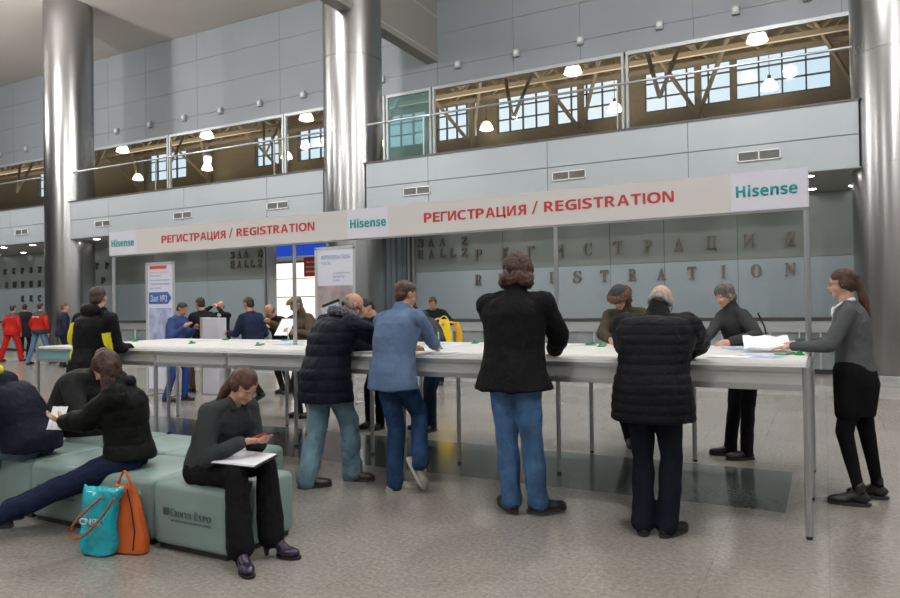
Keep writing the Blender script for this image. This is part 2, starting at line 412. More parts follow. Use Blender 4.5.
        if tp['hood']:
            q = tp['hood']; g.ell(W(nb - sfw * .075 * k + d2 * .0), (.13 * k * q, .06 * k * q, .075 * k * q), Matrix((srt, sfw, d2)).transposed())
            g.cap(W(nb + srt * .09 * k * q + d2 * .02), W(nb + srt * .05 * k + sfw * .07 * k), .035 * k * q, .03 * k * q); g.cap(W(nb - srt * .09 * k * q + d2 * .02), W(nb - srt * .05 * k + sfw * .07 * k), .035 * k * q, .03 * k * q)
        jm = tp.get('mat') or mat('fabric_%03d_%03d_%03d_%d' % (*[int(c_ * 999) for c_ in tp['col']], int(tp['rough'] * 9)), tp['col'], tp['rough'], var=tp['var'], vscale=6, bump=.25, bscale=120, spec=.1, wr=.22)
        ms = [jm]; mi = None
        if tp.get('second'):
            ms = [jm, mat('panel_%02d' % int(tp['second'][0][1] * 99), tp['second'][0], .7)]
            fn = tp['second'][1]; inv = Matrix((rt, fw, up))
            mi = lambda c_: 1 if fn(inv @ (c_ - W(nb)), ) else 0
        jk = g.blob(tp['name'], ms, root, vox, 4, fold(tp['fold'], 7., tp['quilt']), mi)
        if tp['fur']:
            g = G(); q = 1.1
            pts = [W(nb + srt * math.sin(t_) * .115 * k + sfw * (-math.cos(t_) * .1 + .0) * k + d2 * (.03 - .01 * math.cos(t_)) * k) for t_ in [R(a_) for a_ in range(-150, 151, 25)]]
            for a_, b_ in zip(pts, pts[1:]): g.cap(a_, b_, .04 * k, .04 * k)
            g.blob('fur_collar', mat('fur_grey', tp['fur'], .95, var=.5, vscale=60, bump=1, bscale=200), root, vox, 1, fold(.008, 30, fur=.015))
        if tp.get('shirt'):
            g = G(); q = .012
            for s in (-1, 1):
                g.cap(W(nb + srt * s * .052 * k + d2 * .012 * k - sfw * .03 * k), W(nb + srt * s * .056 * k + sfw * .035 * k - d2 * .008), .017 * k, .014 * k); g.cap(W(nb + srt * s * .056 * k + sfw * .035 * k - d2 * .008), W(nb + srt * s * .02 * k + sfw * .1 * k - d2 * .04 * k), .015 * k, .012 * k)
                g.cap(W(nb + srt * s * .02 * k + sfw * .1 * k - d2 * .035 * k), W(nb + srt * s * .045 * k + sfw * .115 * k - d2 * .085 * k), .014 * k, .008 * k)
            g.cap(W(nb + srt * .05 * k + d2 * .012 * k - sfw * .04 * k), W(nb - srt * .05 * k + d2 * .012 * k - sfw * .04 * k), .016 * k, .016 * k)
            g.cap(W(nb + sfw * .08 * k - d2 * .05 * k), W(nb + sfw * .112 * k - d2 * .13 * k), .03 * k, .014 * k)
            g.blob('shirt_collar', mat('shirt_%02d' % int(tp['shirt'][0] * 99), tp['shirt'], .7), root, .007, 1)
    # ---- hair
    if hair:
        hc_ = hair.get('col', (.05, .03, .02)); st = hair.get('style', 'short'); g = G()
        hm = mat('hair_%02d%02d%02d' % tuple(int(c_ * 299) for c_ in hc_), hc_, .55, var=.45, vscale=40, bump=.8, bscale=70, stretch=(1, 1, .35))
        nz = .004
        if st in ('short', 'bushy', 'long', 'pony', 'wavy'):
            e = {'short': 1., 'bushy': 1.3, 'long': 1.1, 'pony': 1.03, 'wavy': 1.08}[st]
            g.ell(H_(0, -.02, .038), (.08 * hs * e, .096 * hs * e, .083 * hs * e), HM, 18, 12); g.ell(H_(0, -.055, -.012), (.072 * hs * e, .052 * hs * e, .07 * hs), HM)
            if st != 'short':
                for s in (-1, 1): g.ell(H_(s * .068, -.02, -.0), (.022 * hs * e, .045 * hs, .05 * hs), HM)
        if st == 'bushy':
            nz = .016
            for a_ in range(-110, 111, 20): g.ell(H_(math.sin(R(a_)) * .09, -.035 - math.cos(R(a_)) * .06, -.05 - .01 * (a_ % 3)), (.042 * hs, .042 * hs, .05 * hs), HM)
        if st == 'wavy':
            nz = .01
            for a_ in range(-90, 91, 30): g.ell(H_(math.sin(R(a_)) * .07, -.03 - math.cos(R(a_)) * .045, -.045), (.03 * hs, .032 * hs, .035 * hs), HM)
        if st == 'long':
            nz = .008; L = hair.get('len', .22)
            for a_ in range(-100, 101, 20):
                p = hpnt(math.sin(R(a_)) * .072, -.03 - math.cos(R(a_)) * .05, .0)
                q_ = p - up * (L * k) + (p - hc).normalized() * .03 - hf * .01; g.cap(W(p), W(q_), .038 * hs, .024 * hs)
        if st == 'pony':
            p0 = hpnt(0, -.115, .03); g.cap(H_(0, -.08, .04), W(p0), .03 * hs, .022 * hs)
            dr = V(hair.get('dir', (0, -.35, -1))); dr = (rt * dr.x + fw * dr.y + up * dr.z).normalized(); L = hair.get('len', .25)
            g.cap(W(p0), W(p0 + dr * L * .5), .03 * hs, .038 * hs); g.cap(W(p0 + dr * L * .5), W(p0 + dr * L), .038 * hs, .014 * hs)
        if st == 'bald':
            for a_ in range(-100, 101, 12): g.ell(H_(math.sin(R(a_)) * .072, -.022 - math.cos(R(a_)) * .078, -.012 + .012 * math.cos(R(a_ * 2))), (.017 * hs, .017 * hs, .038 * hs), HM, 8, 6)
        pst = fold(nz, 22, fur=nz * .4)
        g.blob('hair', hm, root, min(vox, .0085), 1 if st != 'bald' else 2, pst)
        if hair.get('tie'):
            G().cap(W(p0 - hup * .01), W(p0 + hup * .004), .028, .028).build('hair_tie', mat('dark_tie', (.01, .01, .01)), root, True)
    root['_f'] = 0; del root['_f']
    J = dict(root=root, W=W, H_=H_, HM=HM, hs=hs, nb=nb, rt=rt, fw=fw, up=up, wr=wr, el=el, sh=sh, srt=srt, sfw=sfw, d2=d2, hc=hc, k=k, pel=pel, mid=mid, d1=d1, hf=hf, hup=hup, hrt=hrt, an=an, kn=kn)
    if extras: extras(J)
    return J

# ------------------------------------------------------------------ setting materials
def floor_mat(name, c1, c2, rough, joint=.78):
    m = bpy.data.materials.new(name); m.use_nodes = True; nt = m.node_tree; b = nt.nodes['Principled BSDF']
    tc = nt.nodes.new('ShaderNodeTexCoord')
    n = nt.nodes.new('ShaderNodeTexNoise'); n.inputs['Scale'].default_value = 34; n.inputs['Detail'].default_value = 6; n.inputs['Roughness'].default_value = .75
    nt.links.new(tc.outputs['Object'], n.inputs['Vector'])
    r = nt.nodes.new('ShaderNodeValToRGB'); r.color_ramp.elements[0].position = .36; r.color_ramp.elements[1].position = .64
    r.color_ramp.elements[0].color = (*c1, 1); r.color_ramp.elements[1].color = (*c2, 1); nt.links.new(n.outputs['Fac'], r.inputs['Fac'])
    n3 = nt.nodes.new('ShaderNodeTexNoise'); n3.inputs['Scale'].default_value = .9; nt.links.new(tc.outputs['Object'], n3.inputs['Vector'])
    mr = nt.nodes.new('ShaderNodeMapRange'); mr.inputs['To Min'].default_value = .82; mr.inputs['To Max'].default_value = 1.15; nt.links.new(n3.outputs['Fac'], mr.inputs['Value'])
    br = nt.nodes.new('ShaderNodeTexBrick'); br.offset = 0; br.inputs['Scale'].default_value = 1; br.inputs['Brick Width'].default_value = .6; br.inputs['Row Height'].default_value = .6
    br.inputs['Mortar Size'].default_value = .003; br.inputs['Color1'].default_value = (1, 1, 1, 1); br.inputs['Color2'].default_value = (.93, .93, .93, 1); br.inputs['Mortar'].default_value = (joint,) * 3 + (1,)
    nt.links.new(tc.outputs['Object'], br.inputs['Vector'])
    mx = nt.nodes.new('ShaderNodeMix'); mx.data_type = 'RGBA'; mx.blend_type = 'MULTIPLY'; mx.inputs[0].default_value = 1
    nt.links.new(r.outputs['Color'], mx.inputs[6]); nt.links.new(br.outputs['Color'], mx.inputs[7])
    mx2 = nt.nodes.new('ShaderNodeMix'); mx2.data_type = 'RGBA'; mx2.blend_type = 'MULTIPLY'; mx2.inputs[0].default_value = 1
    nt.links.new(mx.outputs[2], mx2.inputs[6]); nt.links.new(mr.outputs[0], mx2.inputs[7])
    nt.links.new(mx2.outputs[2], b.inputs['Base Color']); b.inputs['Roughness'].default_value = rough
    b.inputs['Specular IOR Level'].default_value = .55
    return m
fl_beige = floor_mat('granite_beige', (.215, .2, .18), (.36, .338, .305), .2)
fl_green = floor_mat('granite_green', (.085, .1, .092), (.15, .168, .155), .14, .9)
fl_pale = floor_mat('granite_pale', (.3, .285, .26), (.45, .43, .4), .2)
wall_panel = mat('wall_panel', (.34, .375, .40), .45, var=.03, vscale=.7)
wall_dark = mat('wall_panel_joint', (.16, .18, .2), .6)
upper_m = mat('upper_wall', (.26, .285, .31), .6, var=.04, vscale=.5)
ceil_m = mat('ceiling_paint', (.46, .43, .395), .9, var=.03, vscale=.4)
soffit_m = mat('soffit_paint', (.36, .36, .34), .7)
gl_up = mat('glazed_grey_reflection', (.27, .305, .29), .25, spec=.6, var=.04, vscale=.6)  # dark reflection band of the glossy wall, put into the upper tint
gl_lo = mat('glazed_blue_reflection', (.42, .50, .54), .22, spec=.6, var=.04, vscale=.6)  # bluish reflection band of the same wall, put into the lower tint
alu = mat('aluminium', (.48, .5, .52), .32, .85)
alu_d = mat('aluminium_dull', (.4, .42, .43), .45, .6)
alu_frame = mat('frame_aluminium', (.5, .53, .54), .4, .3)
steel = mat('brushed_steel', (.36, .36, .36), .26, 1., var=.06, vscale=3, stretch=(1, 1, .05), bump=.06, bscale=40)
white_m = mat('white_laminate', (.74, .745, .73), .35)
paper_w = mat('paper_white', (.78, .79, .84), .7)
paper_b = mat('paper_blue', (.38, .5, .78), .6, var=.35, vscale=14)
black_m = mat('black_matte', (.012, .012, .014), .6)
letter_m = mat('letter_steel', (.2, .18, .15), .4, .5)
red_txt = mat('red_lettering', (.5, .035, .035), .5)
teal_txt = mat('teal_lettering', (.0, .3, .31), .5)

def struct(name, g, m, parent=None, **k):
    o = g.build(name, m, parent, **k)
    if parent is None: o['kind'] = 'structure'
    return o

# ------------------------------------------------------------------ floor, walls, ceiling
WY, UY, BY = 15.5, 20., 18.5
US = 20. / 15.9
def uz(z): return 1.5 + (z - 1.5) * US
ys = [-18, 5.56, 6.91, 12.6, 14.2, 34.]; xs = [-70, -.27, 20]
g = G()
for j in range(5):
    for i in range(2):
        mi = 1 if (j == 1 and i == 0) else (2 if j == 3 else 0)
        g.add([(xs[i], ys[j], 0), (xs[i + 1], ys[j], 0), (xs[i + 1], ys[j + 1], 0), (xs[i], ys[j + 1], 0)], [(0, 1, 2, 3)], mi)
g.box(-60, 20, -18, 34, -.3, -.01)
struct('floor', g, [fl_beige, fl_green, fl_pale])
struct('ceiling', G().box(-120, 20, -12, UY + .3, 12.53, 12.9), ceil_m)
# parapet fascia with recessed joints
g = G(); g.box(-62, -24.72, WY + .012, WY + .2, 4.05, 5.36, 1)
for x0, x1 in ((-62, -24.62), (-23.2, -12.15), (-10.72, .64), (2.05, 16)):
    g.box(x0, x1, WY + .02, WY + .22, 4.05, 5.36, 1)
    c = x0; cuts = [x_ for x_ in (5.2, 8.4, 11.6, -57, -53, -49, -45, -41, -37, -33, -29.4, -26.8, -21.2, -17.6, -14.2, -8.82, -5.63, -2.49) if x0 + .3 < x_ < x1 - .2] + [x1]; cuts.sort()
    for q in cuts:
        g.box(c + .008, q - .008, WY, WY + .05, 4.05, 4.68, 0); g.box(c + .008, q - .008, WY, WY + .05, 4.70, 5.33, 0); c = q
struct('wall_gallery_front', g, [wall_panel, wall_dark])
struct('trim_gallery_edge', G().box(-62, .66, WY - .02, WY + .26, 5.33, 5.37), mat('edge_dark', (.08, .08, .085), .5))
struct('trim_gallery_floor', G().box(-62, 16, WY + .22, 34, 4.07, 5.28), soffit_m)
struct('ceiling_soffit', G().box(-62, 16, WY + .02, BY + .2, 4.04, 4.07), soffit_m)
# upper wall
g = G(); g.box(-120, 20, UY + .03, UY + .3, 8.65, 12.54, 1)
zc = [8.67, 9.25, 10.35, 11.45, 12.53]; cuts = [-95, -60, -55, -50, -45, -40, -36, -31.6, -27.2, -24.6, -21.7, -19.8, -17.4, -14, -11.5, -8.72, -6.6, -4.92, -2.4, .4, 3, 8, 20]
for a, b in zip(zc, zc[1:]):
    for c, d in zip(cuts, cuts[1:]): g.box(c * US + .006, d * US - .006, UY, UY + .05, a + .006, b - .006, 0)
struct('wall_upper', g, [upper_m, wall_dark])
# back wall under the gallery
def panels(x0, x1, joints, name):
    g = G(); cs = [x0] + [j for j in joints if x0 < j < x1] + [x1]
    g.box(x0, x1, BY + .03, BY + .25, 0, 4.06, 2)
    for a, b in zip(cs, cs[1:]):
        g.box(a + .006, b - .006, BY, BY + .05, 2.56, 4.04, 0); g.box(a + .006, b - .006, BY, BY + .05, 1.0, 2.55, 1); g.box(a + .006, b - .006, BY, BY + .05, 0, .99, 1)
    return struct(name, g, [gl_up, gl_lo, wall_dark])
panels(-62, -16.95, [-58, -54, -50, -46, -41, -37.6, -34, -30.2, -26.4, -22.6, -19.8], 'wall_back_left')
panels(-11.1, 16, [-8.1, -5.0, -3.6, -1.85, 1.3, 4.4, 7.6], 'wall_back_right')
struct('wall_left', G().box(-62.3, -62, -18, 34, 0, 12.5), upper_m)
struct('wall_rear', G().box(-62, 16, -18.3, -18, 0, 12.6), mat('rear_wall', (.34, .33, .31), .8))
struct('ceiling_rear', G().box(-120, 20, -19, -12, 12.53, 12.9), ceil_m)
struct('wall_right', G().box(16, 16.3, -18, 34, 0, 12.6), upper_m)
# jamb framing of the passage to the hall
g = G()
for x in (-17.0, -16.88, -11.22, -11.05): g.box(x, x + .07, BY - .12, BY + .3, 0, 4.04)
struct('trim_passage', g, alu_d)
g = G()
for i in range(5): g.box(-12.2 + i * .2, -12.06 + i * .2, BY - .12 + .05 * (i % 2), BY + .1, 0, 4.04)
struct('trim_ribbed_panel', g, mat('ribbed_grey', (.2, .24, .27), .35, .4))

# gallery glazing, each pane with its frame
gz = glass_mat('glazing', (.985, .99, .985), .002); gteal = glass_mat('glazing_teal', (.62, .8, .8), .05, .25, (.25, .42, .44))
gb = glass_mat('balustrade_glass', (.975, .985, .98), .015)
mull = [-60.6, -54.4, -48.2, -42, -35.8, -29.6, -23.55, -17.45, -13.0, -11.2, -4.9, 1.35, 7.6, 15.9]
for i, (a, b) in enumerate(zip(mull, mull[1:])):
    g = G()
    g.box(a + .03, a + .1, UY - .02, UY + .08, 5.3, 8.67); g.box(b - .1, b - .03, UY - .02, UY + .08, 5.3, 8.67); g.box(a + .1, b - .1, UY - .02, UY + .08, 8.57, 8.67); g.box(a + .1, b - .1, UY - .02, UY + .08, 5.3, 5.4)
    w = struct('window_%d' % (i + 1), g, alu_frame)
    G().box(a + .1, b - .1, UY + .02, UY + .03, 5.4, 8.57).build('pane', gteal if i == 8 else gz, w)
# balustrade
bal = []
for x in [-49 + 5 * i for i in range(11) if -49 + 5 * i < .6]:
    bal.append(G().box(x - .012, x + .012, WY + .1, WY + .14, 5.37, 6.38).build('baluster', alu_d))
rl = empty('gallery_railing', (-20, WY, 5.37), 0, 'glass balustrade with a round steel handrail along the upper gallery edge', 'railing')
def under(o, p):
    o.parent = p; o.matrix_parent_inverse = Matrix.Translation(p.location).inverted() if p.type == 'EMPTY' and not p.parent else o.matrix_parent_inverse
    return o
G().tube([(-44, WY + .12, 6.4), (.55, WY + .12, 6.4)], .028, 10).build('handrail', alu, None, True).name = 'handrail'
hr = bpy.data.objects['handrail']; under(hr, rl)
for q in bal: under(q, rl)
for i in range(9):
    x = -44 + 5.0 * i; under(G().box(x + .03, min(x + 4.97, .55), WY + .08, WY + .09, 5.37, 6.36).build('glass_pane', gb), rl)

# columns
def column(x, lab):
    c = empty('round_column', (x, 15.97, 0), 0, lab, 'column'); Rr = .81
    zs = [0, .12, 2.4, 2.415, 4.05, 4.065, 6.2, 6.215, 8.3, 8.315, 12.53]
    prof = []
    for a in zs: prof.append((Rr - (.008 if a in (2.4, 4.05, 6.2, 8.3) else 0), a))
    pr = []
    for a in zs:
        if a in (2.4, 4.05, 6.2, 8.3): pr += [(Rr, a - .001), (Rr - .01, a), (Rr - .01, a + .014), (Rr, a + .015)]
        elif a in (2.415, 4.065, 6.215, 8.315): pass
        else: pr.append((Rr, a))
    G().lathe(pr, n=72).build('cladding', steel, c, True)
    G().lathe([(Rr + .012, 0), (Rr + .012, .1), (Rr, .11)], n=72).build('base_ring', alu_d, c, True)
column(-23.95, 'tall polished steel round column at the left, near the red-jacketed workers')
column(-11.45, 'tall polished steel round column in the middle, behind the centre logo of the banner')
column(1.33, 'tall polished steel round column at the right edge, behind the cardigan woman')
# ceiling beam
struct('trim_ceiling_beam', G().box(-11.37, -10.96, -10, UY + .01, 9.45, 12.54), mat('beam_brown', (.24, .23, .21), .6))
struct('trim_beam_seam', G().box(-10.965, -10.955, -10, UY, 9.62, 9.65).box(-10.965, -10.955, -10, UY, 10.9, 10.93), mat('seam_pale', (.4, .39, .37), .6))

# vents on the parapet
def vent(x, z=4.47):
    v = empty('air_vent', (x, WY, z), 0)
    g = G(); w, h = .40, .1
    g.box(-w, w, -.03, 0, h - .018, h); g.box(-w, w, -.03, 0, -h, -h + .018); g.box(-w, -w + .02, -.03, 0, -h, h); g.box(w - .02, w, -.03, 0, -h, h); g.box(-.01, .01, -.03, 0, -h, h)
    g.build('vent_frame', mat('vent_white', (.75, .75, .73), .5), v)
    g = G(); g.box(-w, w, -.004, 0, -h, h)
    for i in range(5): g.bar((-w, -.012, -.055 + i * .027), (w, -.012, -.055 + i * .027), .012, .006)
    g.build('vent_slats', mat('vent_grey', (.22, .22, .21), .6), v)
    return v
vl = ['white slatted air vent high above the right-hand banner logo', 'white slatted air vent above the word REGISTRATION on the right of the banner', 'white slatted air vent just right of the middle steel column',
      'white slatted air vent just left of the middle steel column', 'white slatted air vent above the red left-hand lettering of the banner, third from the left column', 'white slatted air vent just right of the left steel column',
      'white slatted air vent left of the left steel column, at the picture edge']
vl[4] = 'white slatted air vent above the left half of the banner, between two other vents'
for x, l in zip((-1.12, -5.11, -9.15, -13.78, -17.64, -21.47, -26.05), vl): tag(vent(x), l, 'vent', 'air vents along the gallery fascia')

# spot lamps on the seam of the upper wall
def wall_spot(x):
    s = empty('wall_spotlight', (x, UY, 9.22), 0)
    G().box(-.1, .1, -.13, -.01, -.12, .12).build('lamp_box', mat('spot_grey', (.36, .4, .4), .4), s, bevel=.015)
    G().lathe([(.055, 0), (.07, .02), (.03, .035)], n=14).build('lens', mat('spot_lens', (.7, .72, .7), .15), s, True).matrix_local = Matrix.Translation((0, -.13, 0)) @ Matrix.Rotation(R(90), 4, 'X')
    G().bar((-.12, -.07, -.02), (.12, -.07, -.02), .02).bar((0, -.03, .1), (0, 0, .16), .03).build('bracket', mat('spot_dark', (.1, .1, .1), .5), s)
    return s
sx = [-.2, -1.54, -3.1, -4.9, -6.5, -8.1, -10.4, -13.1, -14.75, -16.35, -17.95, -19.55, -21.2, -25.0, -26.3, -28.]
pos = 'directly right of|above'
sp0 = wall_spot(sx[0])
for i, x in enumerate(sx):
    s = sp0 if i == 0 else copy_tree(sp0); s.location.x = x * US
    tag(s, ['small grey spot lamp on the upper wall, rightmost of the row', 'small grey spot lamp on the upper wall, second from the right', 'small grey spot lamp on the upper wall, third from the right', 'small grey spot lamp on the upper wall, fourth from the right',
            'small grey spot lamp on the upper wall, fifth from the right', 'small grey spot lamp just right of the ceiling beam', 'small grey spot lamp between the middle column and the ceiling beam',
            'small grey spot lamp just left of the middle column', 'small grey spot lamp second to the left of the middle column', 'small grey spot lamp third to the left of the middle column',
            'small grey spot lamp fourth to the left of the middle column', 'small grey spot lamp second to the right of the left column', 'small grey spot lamp just right of the left column',
            'small grey spot lamp just left of the left column', 'small grey spot lamp second to the left of the left column', 'small grey spot lamp at the far left picture edge'][i], 'spotlight', 'spot lamps along the upper wall')

# ------------------------------------------------------------------ lettering on the back wall (serif metal capitals)
SER = {'Р': '𝐏', 'Е': '𝐄', 'Г': '𝚪', 'С': '𝐂', 'Т': '𝐓', 'А': '𝐀', 'Л': '𝚲', 'З': '𝟑', 'Д': '𝚫', 'М': '𝐌', 'О': '𝐎', 'Н': '𝐇', 'В': '𝐁', '2': '𝟐', 'R': '𝐑', 'E': '𝐄', 'G': '𝐆', 'I': '𝐈', 'S': '𝐒', 'T': '𝐓', 'A': '𝐀', 'O': '𝐎', 'N': '𝐍', 'H': '𝐇', 'L': '𝐋', 'P': '𝐏', 'C': '𝐂'}
WID = {'I': .42, 'О': .95, 'O': .95, 'М': 1.15, 'G': .95, 'N': .95, 'И': .95, 'Н': .95, 'H': .95}
def letter(ch, xc, zb, h, parent, m=letter_m):
    w = h * .82 * WID.get(ch, .85); x0, x1 = xc - w / 2, xc + w / 2; y = BY - .02
    if ch in 'ИЯ':
        o = text('letter', SER['N' if ch == 'И' else 'R'], m, x0, x1, zb, h, y, None, .05)
        for v in o.data.vertices: v.co.x = 2 * xc - v.co.x
        o.data.flip_normals()
    elif ch == 'Ц':
        g = G(); t = h * .17
        for a in (x0 + t * .3, x1 - t * 1.5): g.box(a, a + t, y - .035, y, zb, zb + h); g.box(a - t * .4, a + t * 1.4, y - .035, y, zb + h - t * .4, zb + h)
        g.box(x0, x1, y - .035, y, zb, zb + t * .6); g.box(x1 - t * .6, x1, y - .035, y, zb - h * .2, zb + t * .6); o = g.build('letter', m)
    else: o = text('letter', SER[ch], m, x0, x1, zb, h, y, None, .05)
    o.parent = parent; o.matrix_parent_inverse = Matrix.Translation(parent.location).inverted()
    return o
def sign(label, name='wall_lettering', at=(0, 0, 0)): return empty(name, (at[0], BY, at[2]), 0, label, 'lettering')
s = sign('large metal serif capitals РЕГИСТРАЦИЯ mounted on the grey back wall', at=(-4.5, 0, 2.8))
for ch, x in zip('РЕГИСТРАЦИЯ', (-8.87, -8.02, -7.23, -6.41, -5.6, -4.79, -4.01, -3.24, -2.45, -1.6, -.69)): letter(ch, x, 2.83, .33, s)
s = sign('metal serif capitals REGISTRATION on the back wall below the Cyrillic word', at=(-4.5, 0, 2.1))
for i, ch in enumerate('REGISTRATION'): letter(ch, -8.87 + i * (8.17 / 11), 2.11, .31, s)
for lab, x0, dx in (('metal capitals ЗАЛ 2 and HALL 2 right of the middle column', -10.8, .38), ('metal capitals ЗАЛ 2 and HALL 2 left of the passage, over the walking men', -18.55, .33)):
    s = sign(lab, at=(x0, 0, 3.2))
    for ch, q in (('З', 0), ('А', 1), ('Л', 2), ('2', 3.9)): letter(ch, x0 + q * dx, 3.3, .27, s)
    for ch, q in (('H', 0), ('A', 1), ('L', 2), ('L', 2.9), ('2', 3.9)): letter(ch, x0 + q * dx, 2.96, .27, s)
dkl = mat('letter_dark', (.09, .09, .085), .4, .3)
s = sign('dark metal letters СЕРВИС ЦЕНТР on the far left back wall', at=(-30, 0, 3))
for i, ch in enumerate('СЕРВИС ЦЕНТР'):
    if ch != ' ': letter(ch, -32.3 + i * .63, 3.2, .27, s, dkl)
s = sign('dark metal letters АДМИНИСТРАТОР, second line on the far left back wall', at=(-30, 0, 2.6))
for i, ch in enumerate('АДМИНИСТРАТОР'): letter(ch, -32.8 + i * .6, 2.6, .27, s, dkl)
s = sign('dark metal letters RECEPTION, third line on the far left back wall', at=(-29, 0, 2))
for i, ch in enumerate('RECEPTION'): letter(ch, -31. + i * .6, 1.98, .27, s, dkl)

# ------------------------------------------------------------------ reception desks along the back wall
def desk(x0, x1, lab):
    d = empty('reception_desk', ((x0 + x1) / 2, 16.4, 0), 0, lab, 'desk'); c = (x0 + x1) / 2; a, b = x0 - c, x1 - c
    G().box(a, b, -.02, .75, 1.1, 1.17).build('worktop', mat('desk_dark_stone', (.05, .05, .05), .25), d)
    G().box(a + .02, b - .02, .0, .08, .86, 1.1).build('fascia', mat('desk_silver', (.42, .44, .45), .35, .6), d)
    g = G(); n = int((b - a) / .9)
    g.box(a + .04, b - .04, .03, .05, .1, .86)
    g.build('front_panel', mat('desk_glass', (.20, .23, .24), .15, spec=.8, var=.5, vscale=1.2), d)
    g = G()
    for i in range(n + 1):
        x = a + .03 + (b - a - .06) * i / n; g.box(x - .02, x + .02, .0, .04, .1, .86)
    g.build('frame_bars', alu_d, d)
    G().box(a, b, .04, .7, 0, .1).build('plinth', black_m, d)
    return d
desk(-10.6, .9, 'long reception desk with dark stone top and silver fascia beneath the metal lettering')
desk(-22.9, -17.4, 'reception desk with dark top seen behind the walking men at the left')
desk(-33, -25.2, 'reception desk under the dark letters at the far left wall')

# soffit downlights
def downlight(x, y):
    d = empty('downlight', (x, y, 4.04), 0)
    G().lathe([(.11, -.012), (.12, 0), (.085, 0), (.085, -.012)], n=20).build('trim_ring', mat('ring_white', (.6, .6, .58), .4), d, True)
    G().lathe([(.0005, -.013), (.1, -.013), (.1, -.004), (.0005, -.004)], n=20).build('lamp', mat('lamp_glow', (1, 1, 1), .5, emit=(1, .97, .92), es=30.), d)
    return d
d0 = downlight(-.24, 15.95); k_ = 0
for r_, y in enumerate((15.95, 17.8)):
    for i in range(19):
        x = -.24 - i * 1.85 + (0 if r_ == 0 else .02)
        if abs(x + 11.45) < 1 or abs(x + 23.95) < 1 or (r_ == 1 and -17 < x < -11.2): continue
        q = d0 if k_ == 0 else copy_tree(d0); k_ += 1; q.location = (x, y, 4.04)
        tag(q, 'small recessed soffit downlight' + (' in the front row,' if r_ == 0 else ' in the rear row,') + (' right of the middle column' if x > -11.45 else ' between the left and middle columns' if x > -23.95 else ' left of the left column'), 'downlight', 'soffit downlights ' + ('front' if r_ == 0 else 'rear') + (' right' if x > -11.45 else ' centre' if x > -23.95 else ' left'))
for x in (.62,):
    q = copy_tree(d0); q.location = (x, 17.8, 4.04); tag(q, 'small round recessed downlight beside the right-hand steel column', 'downlight', 'soffit downlight beside the right column')

# ------------------------------------------------------------------ the hall beyond the gallery glazing
tb = mat('truss_brown', (.24, .205, .155), .7); tb2 = mat('roof_brown', (.24, .18, .12), .8, var=.25, vscale=1.5)
struct('ceiling_far_hall', G().box(-110, 16, UY + .3, 34, 12.4, 12.6), tb2)
g = G(); FY = 29.
wins = [(-6.3, -3.05), (-2.85, .35), (-10.1, -7.4), (-12.9, -10.4), (-16, -13.9), (-19.4, -16.6), (-24.4, -21.4), (-27.4, -25.), (-36, -32.7)]
wins += [(-47, -43.6), (-58, -54.6), (-71, -67)]; wins.sort(); x = -110
for a, b in wins: g.box(x, a, FY, FY + .3, 5.28, 12.5); x = b
g.box(x, 16, FY, FY + .3, 5.28, 12.5)
for a, b in wins: g.box(a, b, FY, FY + .3, 5.28, 9.25); g.box(a, b, FY, FY + .3, 11.0, 12.5)
struct('wall_far_hall', g, mat('far_wall_tan', (.24, .205, .15), .8, var=.1))
for i, (a, b) in enumerate(wins):
    g = G(); n = 4
    for j in range(n + 1):
        x = a + (b - a) * j / n; g.box(x - .03, x + .03, FY + .02, FY + .12, 9.25, 11.0)
    for z in (9.29, 9.85, 10.42, 10.96): g.box(a, b, FY + .02, FY + .12, z - .025, z + .025)
    w = struct('window_%d' % (i + 20), g, mat('window_bar_dark', (.12, .13, .13), .5))
    G().box(a, b, FY + .06, FY + .07, 9.25, 11.0).build('pane', gz, w)
# roof trusses running across and along
for i, y in enumerate((21.2, 24.6, 27.8)):
    t = empty('roof_truss', (-20, y, (8.8, 9.3, 10.)[i]), 0, ['brown timber-coloured lattice roof truss nearest the gallery glass', 'brown lattice roof truss in the middle of the far hall', 'brown lattice roof truss closest to the far windows'][i], 'truss', 'roof trusses of the far hall')
    a = G(); a.bar((-70, 0, 1.45), (21, 0, 1.45), .16, .2); a.bar((-70, 0, .55), (21, 0, .55), .14, .16)
    a.build('chord', tb, t); a = G(); x = -70
    while x < 20:
        a.bar((x, 0, .55), (x + .9, 0, 1.45), .07); a.bar((x + .9, 0, 1.45), (x + 1.8, 0, .55), .07); x += 1.8
    a.build('lattice', tb, t)
for i, x in enumerate((1.2, -4.2, -8.9, -14.0, -19.6, -25.2, -30.6, -36.2)):
    t = empty('roof_brace', (x, 21, 10.2), 0, ['slanting roof brace with props beside the right-hand column', 'slanting roof brace behind the mullion right of centre', 'slanting roof brace seen at the right of the ceiling beam', 'slanting roof brace left of the middle column', 'slanting roof brace second left of the middle column', 'slanting roof brace right of the left column', 'slanting roof brace left of the left column', 'slanting roof brace at the far left'][i], 'brace', 'slanting roof braces of the far hall')
    a = G(); a.bar((0, -.4, 2.), (0, 7.8, .9), .22, .3); a.build('rafter', tb, t)
    a = G(); a.bar((0, .3, -2.6), (-1.2, 1.5, 1.7), .09); a.bar((0, .3, -2.6), (1.3, 1.8, 1.7), .09); a.bar((0, 7.7, -4.9), (0, 7.7, 1.1), .24); a.bar((0, 7.7, -1.4), (-1.6, 5.5, 1.3), .12); a.bar((0, 7.7, -1.4), (1.6, 5.5, 1.3), .12)
    a.build('props', tb, t)
